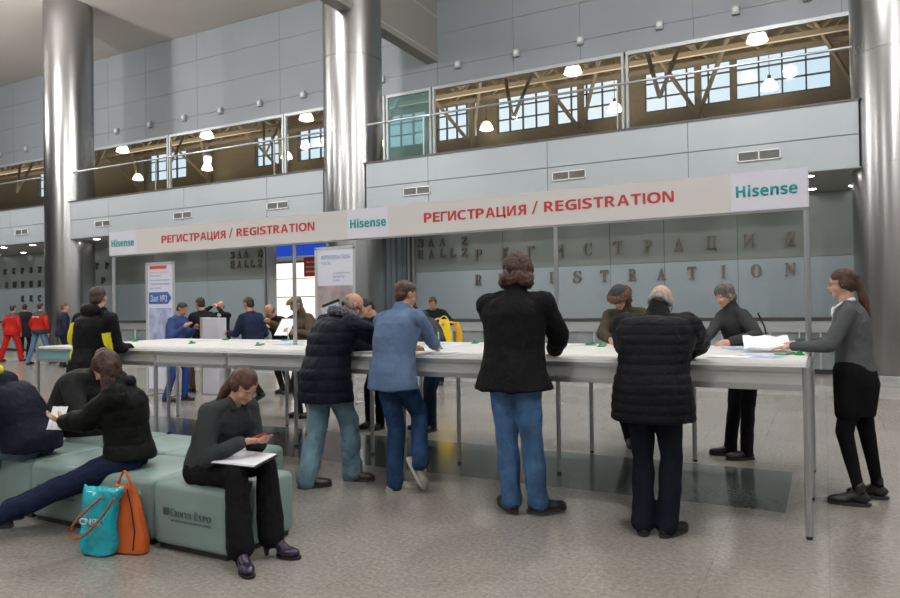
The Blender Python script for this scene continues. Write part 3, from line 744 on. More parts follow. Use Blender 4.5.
# pendant globe lamps
def pendant(x, y):
    p = empty('pendant_lamp', (x, y, 9.4), 0)
    G().lathe([(.05, .2), (.14, .16), (.24, .02), (.3, -.16), (.24, -.19), (.001, -.2)], n=24).build('lamp_shade', mat('globe_glow', (1, .93, .8), .4, emit=(1, .86, .62), es=5.), p, True)
    G().lathe([(.06, .2), (.06, .34), (.02, .36)], n=12).bar((0, 0, .34), (0, 0, 2.2), .02).build('stem', mat('stem_dark', (.08, .07, .06), .6), p)
    return p
p0 = pendant(-1.63, 22.7); n_ = 0
nm = ['right of the right-hand mullion', 'left of the right-hand mullion', 'behind the ceiling beam', 'just left of the middle column', 'midway between the left and middle columns', 'just right of the left column', 'left of the left column', 'at the far left']
for j, y in enumerate((22.7, 28.0)):
    for i in range(7):
        if (i, j) == (2, 0): continue
        q = p0 if n_ == 0 else copy_tree(p0); n_ += 1; q.location = (-1.63 - 5.66 * i, y, 9.4)
        tag(q, 'warm glowing pendant lamp, %s row, %s' % (('nearer', 'farther')[j], nm[i]), 'lamp', 'pendant lamps of the far hall')

# exhibition stand seen through the passage
st = empty('exhibition_stand', (-18.5, 24, 0), 0, 'bright white exhibition stand seen through the passage to the hall', 'stand')
wl = mat('stand_white_glow', (.85, .8, .74), .6, emit=(1, .9, .8), es=1.3)  # glow stands in for light falling on the stand
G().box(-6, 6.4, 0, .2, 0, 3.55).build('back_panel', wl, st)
G().box(-6, 6.4, -.04, 0, 2.0, 2.04).box(-6, 6.4, -.04, 0, 2.8, 2.83).box(-6, 6.4, -.04, 0, 3.5, 3.6).build('shelf_lines', mat('line_grey', (.4, .38, .36), .5), st)
G().box(-5, 5.2, -1.2, -1.0, 3.72, 4.4).build('yellow_frieze', mat('frieze_yellow', (.42, .3, .1), .6, var=.3, vscale=1.2), st)
bs = tag(G().box(-19.6, -15.2, 21.9, 22.05, 3.6, 4.3).build('blue_sign', mat('sign_blue', (.02, .07, .5), .5, emit=(.02, .08, .6), es=.7)), 'blue overhead sign with white strokes in the hall beyond the passage', 'sign')
o = G()
for x in (-18.6, -18.2, -17.4, -17.1, -16.8, -16.2): o.bar((x, 21.88, 3.72), (x + .1, 21.88, 4.15), .05, .02)
o.build('white_strokes', mat('stroke_white', (.8, .8, .9), .5), bs)
rb = tag(G().box(-16.55, -15.5, 19.95, 20., 2.65, 3.35).add([(-15.9, 19.95, 2.65), (-15.6, 19.95, 2.65), (-15.55, 19.95, 2.35), (-15.9, 20, 2.65), (-15.6, 20, 2.65), (-15.55, 20, 2.35)], [(0, 1, 2), (5, 4, 3), (0, 3, 4, 1), (1, 4, 5, 2), (2, 5, 3, 0)]).build('speech_bubble_sign', mat('bubble_red', (.5, .07, .05), .5)), 'red speech bubble sign hanging against the bright white stand', 'sign')
G().box(-16.45, -15.6, 19.94, 19.95, 3.14, 3.2).box(-16.45, -15.7, 19.94, 19.95, 2.97, 3.03).box(-16.45, -15.6, 19.94, 19.95, 2.8, 2.86).build('white_lines', mat('line_pink', (.8, .5, .45), .5), rb)
# ------------------------------------------------------------------ registration counter
X0 = -.11
rc = empty('registration_counter', (X0 - 4, 6., 0), 0, 'long white-topped aluminium registration counter running across the hall', 'counter')
def cx(x): return X0 + x - (X0 - 4)
g = G()
for i in range(8):
    g.box(cx(-i - 1) + .004, cx(-i) - .004, -.995, -.012, 1.085, 1.105); g.box(cx(-i - 1) + .004, cx(-i) - .004, -.004, .995, 1.085, 1.105)
g.build('table_top', white_m, rc)
fas = mat('fascia_grey', (.46, .47, .47), .3, .25); fteal = mat('fascia_teal', (.16, .36, .4), .3)
for y in (-1.0, 1.0):
    for i in range(8):
        a, b = cx(-i - 1) + .022, cx(-i) - .022
        p = G().box(a, b, y - .006, y + .006, .975, 1.06).build('fascia_panel', fteal if (i == 7 and y < 0) else fas, rc)
        G().box(a, b, y - .02, y + .02, 1.055, 1.085).box(a, b, y - .02, y + .02, .935, .975).build('rail', alu, rc)
for x in (0, -8):
    p = G().box(cx(x) - .006, cx(x) + .006, -.98, .98, .975, 1.06).build('end_panel', fas, rc); G().box(cx(x) - .02, cx(x) + .02, -.98, .98, 1.055, 1.085).box(cx(x) - .02, cx(x) + .02, -.98, .98, .935, .975).build('rail', alu, rc)
def octo(x, y, z0, z1, parent, name):
    g = G(); n = 8; rr = []
    for z in (z0 + .02, z1):
        r = []
        for i in range(16):
            t = 2 * math.pi * i / 16; rad = .021 if i % 2 == 0 else .0185
            r.append(V((x + rad * math.cos(t), y + rad * math.sin(t), z)))
        rr.append(r)
    g.rings(rr); o = g.build(name, alu, parent)
    G().lathe([(.019, z0), (.019, z0 + .02)], (x, y, 0), 12).build('foot_cap', black_m, o)
    return o
for i in range(9):
    octo(cx(-i), -1.0, 0, 1.085, rc, 'leg'); octo(cx(-i), 1.0, 0, 1.085, rc, 'leg')
    if i not in (0, 2, 5, 8): octo(cx(-i), 0, 0, 1.085, rc, 'leg')
bn = empty('registration_banner', (X0 - 4, 6., 0), 0, 'long white overhead banner reading РЕГИСТРАЦИЯ / REGISTRATION in red on tall aluminium posts', 'banner')
for i in (0, 2, 5, 8): octo(cx(-i), 0, 0, 2.52, bn, 'post')
def px(x): return x - (X0 - 4)
G().box(cx(-8) - .02, cx(0) + .02, -.045, -.03, 2.215, 2.52).build('banner_panel', mat('banner_white', (.62, .60, .59), .55), bn)
G().box(cx(-8) - .01, cx(0) + .01, -.028, -.012, 2.2, 2.23).box(cx(-8) - .01, cx(0) + .01, -.028, -.012, 2.49, 2.515).build('rail', alu, bn)
lg = mat('logo_panel_white', (.66, .66, .76), .5)
for a, b in ((-.64, -.1), (-4.36, -3.85), (-8.11, -7.6)): G().box(px(a), px(b), -.048, -.045, 2.217, 2.518).build('logo_panel', lg, bn)
for a, b in ((-.6, -.165), (-4.32, -3.88), (-8.08, -7.65)): text('logo_lettering', '𝗛𝗶𝘀𝗲𝗻𝘀𝗲', teal_txt, px(a), px(b), 2.325, .095, -.048, bn, .003, .008)
for a, b in ((-3.44, -1.075), (-7.15, -4.79)):
    m_ = (b - a)
    bold_text('red_lettering', 'РЕГИСТРАЦИЯ', red_txt, px(a), px(a + m_ * .452), 2.325, .092, -.045, bn)
    text('red_lettering', '/', red_txt, px(a + m_ * .475), px(a + m_ * .5), 2.325, .115, -.045, bn, .003, .0)
    bold_text('red_lettering', 'REGISTRATION', red_txt, px(a + m_ * .525), px(b), 2.335, .092, -.045, bn)

# pen holders and papers on the counter
gr = mat('pen_green', (.01, .22, .06), .4)
def penholder(x, y, pen):
    h = empty('pen_holder', (x, y, 1.105), random.random() * 6)
    G().lathe([(.035, 0), (.037, .006), (.022, .014), (.013, .03), (.015, .034), (.008, .036)], n=18).build('base', gr, h, True)
    pts = [(.03 + .02 * math.cos(t * .9) , .012 * math.sin(t * .9) + t * .004, .012 + .006 * math.sin(t * .9)) for t in range(26)]
    G().tube(pts, .0028, 6).build('coiled_cord', gr, h, True)
    if pen == 1: G().tube([(0, 0, .02), (.012, .01, .16)], .0055, 8).build('pen', mat('pen_pale', (.3, .55, .4), .4), h, True)
    elif pen == 2: G().tube([(.02, .1, .008), (.12, .13, .008)], .0055, 8).build('pen', gr, h, True)
    return h
ph = [(-7.9, 6.15, 1, 'with upright pen near the left end of the counter'), (-6.64, 5.94, 0, 'on the near half behind the seated phone user'), (-6.9, 6.75, 0, 'on the far half, left of the man in the tan cap'), (-5.48, 5.82, 0, 'left of the navy puffer jacket, near row'),
      (-5.9, 6.8, 1, 'with upright pen in front of the man in the tan cap'), (-3.2, 5.8, 1, 'with upright pen, by the elbow of the blue-shirted man'), (-3.3, 6.75, 0, 'left of the man in the black jacket'), (-2.0, 6.72, 0, 'just right of the man in the black jacket'),
      (-1.86, 6.5, 0, 'between the black jacket and the olive coat'), (-.17, 5.85, 2, 'at the right end corner of the counter'), (-.2, 6.72, 1, 'with upright pen at the far right corner')]
for x, y, p, l in ph: tag(penholder(x, y, p), 'green pen holder ' + l, 'pen holder', 'green pen holders on the counter')
def sheet(x, y, rz, m, label, w=.21, h=.297, z=1.106, tilt=0., name='paper_sheet', grp='papers on the counter', curl=.004):
    g = G(); n = 8; top = []; vs = []
    for k in range(2):
        for i in range(n + 1):
            for j in range(2):
                vs.append((-w / 2 + w * i / n, (-.5 + j) * h, (.0012 if k else 0) + curl * abs(math.sin(i * .9 + j)) + .001))
    f = []
    N = (n + 1) * 2
    for i in range(n):
        a = i * 2; f += [(a, a + 2, a + 3, a + 1), (N + a, N + a + 1, N + a + 3, N + a + 2), (a, N + a, N + a + 2, a + 2), (a + 1, a + 3, N + a + 3, N + a + 1)]
    f += [(0, 1, N + 1, N), (2 * n, N + 2 * n, N + 2 * n + 1, 2 * n + 1)]
    o = g.add(vs, f).build(name, m); o.location = (x, y, z); o.rotation_euler = (tilt, 0, rz)
    return tag(o, label, 'paper', grp)
sh_ = [(-.67, 6.55, .4, 1, 'blue printed sheet on the far half of the counter, below the grey-haired woman'), (-.42, 5.62, 1.2, 1, 'blue and white leaflet at the near right end of the counter'), (-.62, 5.5, 1.5, 0, 'white sheet beside the blue leaflet at the near right end'), (-.4, 6.2, 1.9, 0, 'white form under the hand of the cardigan woman'),
       (-3.65, 6.5, 1.3, 1, 'blue printed sheet left of the man in the black jacket'), (-3.35, 6.35, 1., 0, 'white sheet left of the man in the black jacket'), (-5.3, 6.1, 1.4, 1, 'pale blue form on the counter beside the navy puffer jacket'), (-5.75, 6.6, 1., 0, 'white form in front of the man in the tan cap'),
       (-5.5, 6.72, 1.6, 0, 'second white form in front of the man in the tan cap'), (-7.2, 6.6, .8, 0, 'white form on the far left part of the counter'), (-7.75, 6.5, 1.3, 0, 'white form near the poster stand'), (-4.05, 5.5, .5, 0, 'white form between the navy jacket and the blue shirt'), (-2.9, 5.3, .2, 0, 'white sheet under the arm of the man in the blue shirt')]
for x, y, r, b, l in sh_: sheet(x, y, r, paper_b if b else paper_w, l)

sheet(-.42, 6.2, R(8), paper_w, 'large white sheet being lifted above the counter by the cardigan woman', .34, .3, 1.17, R(16), 'paper_sheet', None, .02)
# ------------------------------------------------------------------ seat cubes
cube_m = mat('cube_leather', (.20, .285, .27), .42, var=.06, vscale=5, bump=.15, bscale=200)
ct = mat('cube_print', (.05, .07, .085), .6)
def seat_cube(x, y, label, mark=True):
    """x, y: near left corner"""
    c = empty('seat_cube', (x + .325, y + .315, 0), 0, label, 'seat', 'teal upholstered seat cubes')
    G().box(-.322, .322, -.305, .305, .03, .425).build('cushion', cube_m, c, True, .045, 5)
    G().box(-.29, .29, -.27, .27, 0, .035).build('plinth', black_m, c)
    if mark:
        for tx, a_, b_, h_ in (('𝐂', -.135, -.105, .05), ('𝐑𝐎𝐂𝐔𝐒', -.1, .045, .036), ('𝐄', .068, .098, .05), ('𝐗𝐏𝐎', .103, .21, .036)): text('printed_lettering', tx, ct, a_, b_, .228, h_, -.3195, c, .002)
        text('printed_lettering', 'INTERNATIONAL EXHIBITION CENTER', ct, -.13, .21, .198, .013, -.3195, c, .002)
        G().box(-.2, -.155, -.3225, -.319, .232, .277).build('square_mark', ct, c)
    return c
seat_cube(-3.79, 3.05, 'teal seat cube under the woman with the phone, its printed front fully visible')
seat_cube(-4.45, 3.06, 'teal seat cube under the woman in the black coat, behind the bags')
seat_cube(-5.11, 3.07, 'teal seat cube behind the stretched legs at the left')
seat_cube(-4.44, 3.70, 'teal seat cube in the rear row behind the woman in the black coat', False)
seat_cube(-5.10, 3.71, 'teal seat cube in the rear row under the bent-over man', False)
seat_cube(-5.77, 3.08, 'teal seat cube at the left edge of the picture', False)
seat_cube(-5.77, 3.72, 'teal seat cube in the rear row at the far left', False)

# ------------------------------------------------------------------ poster stands
def poster(x0, x1, y, zt, label, name='poster_stand', ang=0.):
    p = empty(name, ((x0 + x1) / 2, y, 0), ang, label, 'poster'); w = (x1 - x0) / 2
    G().box(-w, w, -.01, .01, .12, zt - .02).build('panel', mat('poster_white', (.66, .68, .78), .5), p)
    G().box(-w - .05, -w, -.02, .02, 0, zt).box(w, w + .02, -.02, .02, 0, zt).box(-w - .05, w + .02, -.02, .02, zt - .02, zt + .02).build('frame', alu_frame, p)
    G().box(-w - .05, -w + .1, -.25, .25, 0, .02).build('foot', alu_d, p); G().box(w - .1, w + .02, -.25, .25, 0, .02).build('foot', alu_d, p)
    return p, w
p, w = poster(-10.68, -10.05, 8.6, 2.34, 'tall white poster stand with a blue arrow reading Зал №2')
G().box(-w + .05, w - .15, -.014, -.01, 2.24, 2.3).build('red_strip', mat('poster_red', (.6, .08, .05), .5), p)
pg = mat('poster_text_blue', (.25, .3, .55), .6); pr_ = mat('poster_text_red', (.6, .3, .35), .6)
text('small_lettering', 'Регистрация посетителей', pr_, -w + .05, w - .1, 2.16, .035, -.011, p, .001); text('small_lettering', 'на выставку', pg, -w + .05, w - .3, 2.1, .035, -.011, p, .001)
text('small_lettering', 'Международная', pg, -w + .05, w - .08, 2.02, .04, -.011, p, .001); text('small_lettering', 'специализированная', pg, -w + .05, w - .08, 1.95, .04, -.011, p, .001); text('small_lettering', 'выставка', pg, -w + .05, w - .3, 1.88, .035, -.011, p, .001)
G().add([(a, y, b) for y in (-.016, -.011) for a, b in ((-w + .03, 1.62), (w - .12, 1.62), (w - .03, 1.725), (w - .12, 1.83), (-w + .03, 1.83))], [(0, 1, 2, 3, 4), (9, 8, 7, 6, 5)] + [(i, (i + 1) % 5, (i + 1) % 5 + 5, i + 5) for i in range(5)]).build('blue_arrow', mat('arrow_blue', (.05, .14, .45), .5), p)
text('arrow_lettering', 'Зал №2', white_m, -w + .07, w - .13, 1.66, .12, -.016, p, .002, .01)
G().box(-w + .03, w - .03, -.014, -.01, .5, 1.55).build('picture', mat('picture_mix', (.38, .42, .62), .5, var=.5, vscale=4), p)
p, w = poster(-7.18, -6.48, 9.0, 2.46, 'white poster stand headed REFRIGERATION PORTAL with a tablet picture, left of the middle column')
text('poster_lettering', 'REFRIGERATION', pg, -w + .08, w - .06, 2.28, .065, -.011, p, .001, .01); text('poster_lettering', 'PORTAL', pg, -w + .08, -.08, 2.19, .055, -.011, p, .001)
for i, l in enumerate(('информация', 'www', 'портал')): text('small_lettering', 'холодильный портал' if i == 0 else l, pg, -w + .3, w - .06 - .1 * i, 2.04 - .06 * i, .035, -.011, p, .001)
G().box(-w, w, -.014, -.01, .3, 1.86).build('picture', mat('picture_brown', (.36, .3, .3), .5, var=.5, vscale=3), p)
G().bar((-.22, -.02, 1.36), (.12, -.02, 1.46), .01, .3, (0, -.25, 1)).build('pictured_tablet', mat('tablet_pale', (.55, .62, .75), .4), p)
G().bar((-.25, -.022, 1.53), (.08, -.022, 1.63), .008, .05).bar((-.24, -.022, 1.54), (-.17, -.022, 1.26), .008, .02).build('tablet_edge', black_m, p)
# white totem by the photographing man
t = empty('white_totem', (-9.7, 9.2, 0), 0, 'pale freestanding totem in front of the man using a camera', 'totem')
G().box(-.2, .2, -.1, .1, 0, 1.36).build('body_panel', mat('totem_white', (.6, .6, .66), .5), t, bevel=.01)
G().box(-.24, -.2, -.11, .11, 0, 1.37).build('side_panel', mat('totem_tan', (.5, .4, .33), .5), t)

# ------------------------------------------------------------------ bags
tq = mat('turquoise_plastic', (.0, .36, .45), .22, var=.2, vscale=12, bump=.6, bscale=25, spec=.7)
b_ = empty('carrier_bag', (-3.98, 2.83, 0), R(12), 'crumpled turquoise plastic carrier bag standing on the floor by the cubes', 'bag')
g = G(); u, v_ = V((1, 0, 0)), V((0, 1, 0))
g.loft([((0, 0, .005), u, v_, .115, .05), ((0, .0, .06), u, v_, .125, .062), ((.0, .0, .2), u, v_, .12, .055), ((.01, 0, .33), u, v_, .115, .045), ((.02, .0, .4), u, v_, .12, .03), ((.03, .0, .42), u, v_, .125, .012)], 22, 3)
g.cap((.11, 0, .36), (.17, 0, .42), .03, .014); g.cap((-.09, 0, .38), (-.1, .0, .43), .02, .01)
g.blob('bag_body', tq, b_, .008, 2, lambda c, n: c + n * (noise.noise(V((c.x * 14, c.y * 14, c.z * 7))) * .018 + noise.noise(c * 40) * .004))
text('printed_lettering', 'CMЯK', mat('print_silver', (.5, .65, .66), .4), -.085, .085, .2, .042, -.066, b_, .003, .02)
ob = empty('handbag', (-3.87, 2.94, 0), R(12), 'orange leather bag with long straps leaning behind the turquoise bag', 'bag')
om = mat('orange_leather', (.52, .1, .015), .4, var=.1, bump=.2, bscale=150)
g = G(); g.loft([((.02, 0, .005), u, v_, .13, .055), ((.02, 0, .08), u, v_, .135, .055), ((.0, 0, .3), u, v_, .1, .04), ((-.01, 0, .42), u, v_, .07, .02)], 20, 3); g.blob('bag_body', om, ob, .008, 2)
G().tube([(.09, -.056, .03), (.1, -.05, .15), (.07, -.045, .3), (.03, -.03, .4)], .004, 6).build('piping', black_m, ob, True)
def strap(pts, w=.012):
    g = G(); 
    for a, b in zip(pts, pts[1:]): g.bar(a, b, w * 1.6, w * .5)
    return g
def arc(p0, p1, p2, n=14): return [V(p0) * (1 - t) ** 2 + V(p1) * 2 * t * (1 - t) + V(p2) * t * t for t in [i / n for i in range(n + 1)]]
G().tube(arc((-.06, -.01, .4), (-.02, 0, .54), (.02, -.02, .49), 8) + arc((.02, -.02, .49), (.05, -.02, .45), (.07, -.02, .38), 6), .008, 8).build('short_handle', om, ob, True)
G().tube(arc((-.04, -.16, .38), (-.28, -.24, .18), (-.2, -.22, .14), 10) + arc((-.2, -.22, .14), (-.1, -.22, .12), (.06, -.17, .38), 12), .008, 8).build('long_strap', mat('strap_brown', (.3, .07, .03), .4), ob, True)

# ------------------------------------------------------------------ light, sky, camera
def lamp_area(x, y, z, sx_, sy_, e, col=(1, 1, 1), rot=(0, 0, 0)):
    l = bpy.data.lights.new('hall_fill_light', 'AREA'); l.shape = 'RECTANGLE'; l.size = sx_; l.size_y = sy_; l.energy = e; l.color = col
    o = bpy.data.objects.new('hall_fill_light', l); COL.objects.link(o); o.location = (x, y, z); o.rotation_euler = rot
    return o
def high_bay(x, y, e, lab):
    h = empty('high_bay_lamp', (x, y, 10.4), 0, lab, 'lamp', 'high bay lamps under the ceiling')
    G().lathe([(.12, .62), (.12, .5), (.2, .48), (.2, .46), (.02, .44), (.02, .62)], n=24).bar((0, 0, .6), (0, 0, 2.13), .03).build('hanger', alu, h, True)
    G().lathe([(.001, .3), (.1, .3), (.1, .4), (.001, .4)], n=16).build('bulb', mat('bay_glow', (1, 1, 1), .5, emit=(1, .95, .88), es=14.), h)
    l = bpy.data.lights.new('bay_light', 'POINT'); l.energy = e; l.shadow_soft_size = .22; l.color = (1, .985, .965)
    o = bpy.data.objects.new('bay_light', l); COL.objects.link(o); o.location = (0, 0, -.3); o.parent = h
for i, x in enumerate((-31, -23, -12.1, -2.4, 7)): high_bay(x, 11.0, 1250, 'high bay lamp above the hall, %s of the front row' % ('far left', 'left', 'centre', 'right', 'far right')[i])
for i, x in enumerate((-24, -12, -1, 9)): high_bay(x, 2.0, 950, 'high bay lamp above the near hall, %s of the middle row' % ('far left', 'left', 'right', 'far right')[i])
for i, x in enumerate((-20, -6, 6)): high_bay(x, -9.0, 1300, 'unseen fill lamp added at the rear of the hall, %s of the rear row' % ('left', 'middle', 'right')[i])  # row added behind the camera to brighten cube fronts and people's backs
for x in (-76, -58, -43, -28, -14, -4):
    o = lamp_area(x, 24, 8.6, 9, 4, 420, (1, .88, .7)); o.rotation_euler = (math.pi, 0, 0)  # unseen upward fill lights added to brighten the far hall
w = bpy.data.worlds.new('World'); bpy.context.scene.world = w; w.use_nodes = True
nt = w.node_tree; bg = nt.nodes['Background']; bg.inputs['Color'].default_value = (.60, .76, .95, 1); bg.inputs['Strength'].default_value = 1.15
tc = nt.nodes.new('ShaderNodeTexCoord'); nz = nt.nodes.new('ShaderNodeTexNoise'); nz.inputs['Scale'].default_value = 2.5; rp = nt.nodes.new('ShaderNodeValToRGB')
rp.color_ramp.elements[0].color = (.62, .78, .92, 1); rp.color_ramp.elements[1].color = (.8, .88, .96, 1); rp.color_ramp.elements[0].position = .35; rp.color_ramp.elements[1].position = .65
nt.links.new(tc.outputs['Generated'], nz.inputs['Vector']); nt.links.new(nz.outputs['Fac'], rp.inputs['Fac']); nt.links.new(rp.outputs['Color'], bg.inputs['Color'])
cam = bpy.data.cameras.new('Camera'); co = bpy.data.objects.new('Camera', cam); COL.objects.link(co); bpy.context.scene.camera = co
cam.sensor_width = 36; cam.lens = 704.39 / 900 * 36; cam.clip_end = 200
ya, pi_, ro = .4885, .0108, -.014
rgt = V((math.cos(ya), math.sin(ya), 0)); f0_ = V((-math.sin(ya), math.cos(ya), 0))
fwd_ = f0_ * math.cos(pi_) + V((0, 0, math.sin(pi_))); upv = V((0, 0, math.cos(pi_))) - f0_ * math.sin(pi_)
# image right/up after the small roll of the camera
r2 = rgt * math.cos(ro) + upv * math.sin(ro); u2 = upv * math.cos(ro) - rgt * math.sin(ro)
co.matrix_world = Matrix(((r2.x, u2.x, -fwd_.x, 0), (r2.y, u2.y, -fwd_.y, 0), (r2.z, u2.z, -fwd_.z, 1.5017), (0, 0, 0, 1)))
vs = bpy.context.scene.view_settings; vs.view_transform = 'Standard'; vs.look = 'None'; vs.gamma = 1; vs.use_curve_mapping = False; vs.exposure = EXPO

# ------------------------------------------------------------------ the people
TS = 1.106        # counter top
def glasses(J):
    H_, hs, root = J['H_'], J['hs'], J['root']; g = G()
    for s in (-1, 1):
        pts = [H_(s * .032 + .022 * math.cos(t), .098, -.004 + .017 * math.sin(t)) for t in [i * math.pi / 5 for i in range(11)]]; g.tube(pts, .0022, 6); g.tube([H_(s * .054, .096, 0), H_(s * .078, .0, .0)], .0022, 6)
    g.tube([H_(-.01, .1, 0), H_(.01, .1, 0)], .0022, 6); g.build('glasses', black_m, root, True)
# man in the black jacket
person('man with bushy brown hair, black jacket and blue jeans, leaning on the counter', -1.97, 4.66, 0, 1.87, pz=1.05, lean=(2, 10), head=(16, 0, 0),
       hands=[(-2.06, 5.12, TS + .06), (-1.82, 5.12, TS + .06)], elbow=[(-1, -.35, -.5), (1, -.35, -.5)], curl=.6, feet=[(-2.03, 4.73, 48), (-1.84, 4.76, -48)],
       top=dict(col=(.008, .008, .009), b=1.24, hem=.13, flare=1.18, collar=.03, fold=.014, sl=1.25, rough=.75), shoulder=1.1, low=dict(col=(.065, .135, .27), r=1.18, var=.35, hem=1.05, fold=.012, name='jeans'), hair=dict(style='bushy', col=(.05, .018, .01)), shoe=dict(col=(.012, .012, .014)))
# old man in the quilted jacket
person('balding old man in a black quilted jacket and dark trousers bending over the counter', -1.0, 4.68, 0, 1.75, pz=.95, lean=(9, 33), head=(36, 4, 0),
       hands=[(-1.15, 5.28, TS + .04), (-.88, 5.3, TS + .04)], elbow=[(-1.2, -.2, -.2), (1.6, -.2, -.1)], feet=[(-1.07, 4.66, 12), (-.92, 4.68, -25)],
       top=dict(col=(.007, .0075, .01), b=1.4, hem=.2, flare=1.04, collar=.05, fold=.008, quilt=(.062, .007), sl=1.3, rough=.6), shoulder=1.12, low=dict(col=(.010, .012, .02), r=1.14, hem=1.1, fold=.01), hair=dict(style='bald', col=(.28, .26, .24)), shoe=dict(col=(.012, .011, .01)), skin='skin_pale', extras=glasses)
# woman in the cardigan
def girl(J):
    pass
person('standing young woman with ponytail, grey cardigan and black skirt at the counter end', .19, 6.1, 86, 1.76, pz=.985, lean=(-1, 8), head=(6, -5, 0), heel=.02, fem=True,
       hands=[(-.22, 5.87, TS + .06), (-.2, 6.2, TS + .07)], elbow=[(-.4, -.4, -.8), (.4, -.3, -.8)], palms=[((0, 1, -.12), (0, -.1, -1)), ((0, 1, -.1), (0, -.1, -1))], curl=.22,
       feet=[(.2, 5.97, 92), (.33, 6.24, 88)], top=dict(col=(.085, .09, .095), b=1.0, hem=-.0, collar=0, open=True, fold=.007, sl=.95, rough=.9, name='cardigan', shirt=(.75, .75, .82), crop=True), low=dict(col=(.008, .008, .009), r=.95, hem=.74, fold=.002, name='tights', skirt=(.74, (.007, .007, .008))),
       hair=dict(style='pony', col=(.05, .02, .011), len=.33, dir=(0, -.24, -1), tie=True), shoe=dict(col=(.012, .01, .01), boot=.03, heel=.02), skin='skin_pale', vox=.0085)
# grey-haired woman behind the counter
person('grey-haired woman in a dark grey jacket writing on the far side of the counter', -.7, 7.36, 128, 1.74, pz=.965, lean=(8, 20), head=(20, -8, 0), fem=True,
       hands=[(-.76, 6.9, TS + .04), (-1.0, 6.93, TS + .04)], elbow=[(-.8, -.3, -.6), (.8, -.3, -.6)], feet=[(-.68, 7.28, 120), (-.84, 7.42, 110)],
       top=dict(col=(.04, .042, .045), b=1.12, hem=.08, collar=.03, fold=.01, rough=.8), low=dict(col=(.012, .012, .014), r=1.05), hair=dict(style='wavy', col=(.13, .12, .11)), skin='skin_pale', vox=.0095)
sb = empty('shoulder_bag', (-.42, 7.46, 1.0), R(50), 'small black shoulder bag hanging at the back of the grey-haired woman', 'bag')
G().box(-.11, .11, -.04, .04, -.1, .12).build('bag_body', black_m, sb, True, .02, 3); G().tube([(-.1, 0, .11), (-.14, .0, .27), (-.2, .02, .4)], .008, 6).build('strap', black_m, sb, True)
# fur hat man
def furhat(J):
    H_, HM, hs, root = J['H_'], J['HM'], J['hs'], J['root']
    G().ell(H_(0, -.01, .06), (.088 * hs, .105 * hs, .085 * hs), HM).blob('hat_crown', mat('hat_grey', (.04, .045, .055), .8), root, .009, 2)
    g = G()
    for a in range(0, 360, 20): g.cap(H_(math.sin(R(a)) * .085, math.cos(R(a)) * .1 - .01, .04), H_(math.sin(R(a + 20)) * .085, math.cos(R(a + 20)) * .1 - .01, .035), .042, .042)
    for s in (-1, 1): g.cap(H_(s * .09, -.02, .02), H_(s * .09, -.01, -.05), .035, .03)
    g.blob('fur_brim', mat('fur_brown', (.16, .09, .05), .95, var=.5, vscale=60, bump=1, bscale=200), root, .009, 1, fold(.008, 30, fur=.014))
person('man in brown fur hat and olive coat bending on the far side of the counter', -1.82, 7.5, 172, 1.8, pz=.96, lean=(9, 24), head=(34, 8, 0), hands=[(-1.6, 7.0, TS + .04), (-1.9, 6.97, TS + .045)], elbow=[(-.9, -.3, -.5), (.9, -.3, -.5)],
       feet=[(-1.72, 7.7, 175), (-1.83, 7.42, 200, .02)], top=dict(col=(.055, .048, .03), b=1.2, hem=.2, collar=.06, fold=.012), low=dict(col=(.02, .02, .022), r=1.05), shoe=dict(col=(.03, .02, .013), boot=.08), extras=furhat, vox=.0095)
# navy puffer with fur collar
person('balding man in navy puffer jacket with grey fur collar and pale jeans', -3.8, 4.86, -18, 1.76, pz=.945, lean=(7, 30), side=0, head=(38, 16, 0),
       hands=[(-3.72, 5.42, TS + .04), (-3.38, 5.42, TS + .04)], elbow=[(-.8, -.3, -.6), (1, -.5, -.5)], feet=[(-3.86, 4.66, -50), (-3.66, 5.02, -72)],
       top=dict(col=(.007, .009, .018), b=1.36, hem=.24, flare=1.05, fold=.009, quilt=(.1, .008), sl=1.3, fur=(.13, .13, .15), rough=.55), shoulder=1.1, low=dict(col=(.13, .22, .27), r=1.3, var=.25, hem=1.15, fold=.014, name='jeans'), hair=dict(style='bald', col=(.16, .13, .1)), shoe=dict(col=(.025, .015, .012)), extras=glasses)
# blue shirt
person('man in slate blue shirt and dark jeans leaning with crossed legs', -3.1, 4.84, -12, 1.78, pz=.975, lean=(6, 22), side=-4, head=(12, 16, 0),
       hands=[(-3.3, 5.4, TS + .04), (-3.02, 5.42, TS + .04)], elbow=[(-.8, -.3, -.6), (1, -.1, -.6)], feet=[(-3.1, 4.84, -48), (-2.9, 4.9, -70, .17, 62)], knee=[None, (-.5, 1, 0)],
       top=dict(col=(.105, .16, .27), b=1.14, hem=.13, flare=1.04, fold=.013, sl=1.1, collar=.02, rough=.85, name='shirt', var=.1), shoulder=1.06, low=dict(col=(.022, .05, .115), r=1.12, var=.2, hem=1.05, fold=.012, name='jeans'),
       hair=dict(style='short', col=(.055, .025, .014)), shoe=dict(col=(.32, .3, .26), sole=(.42, .4, .36), name='sneaker'))
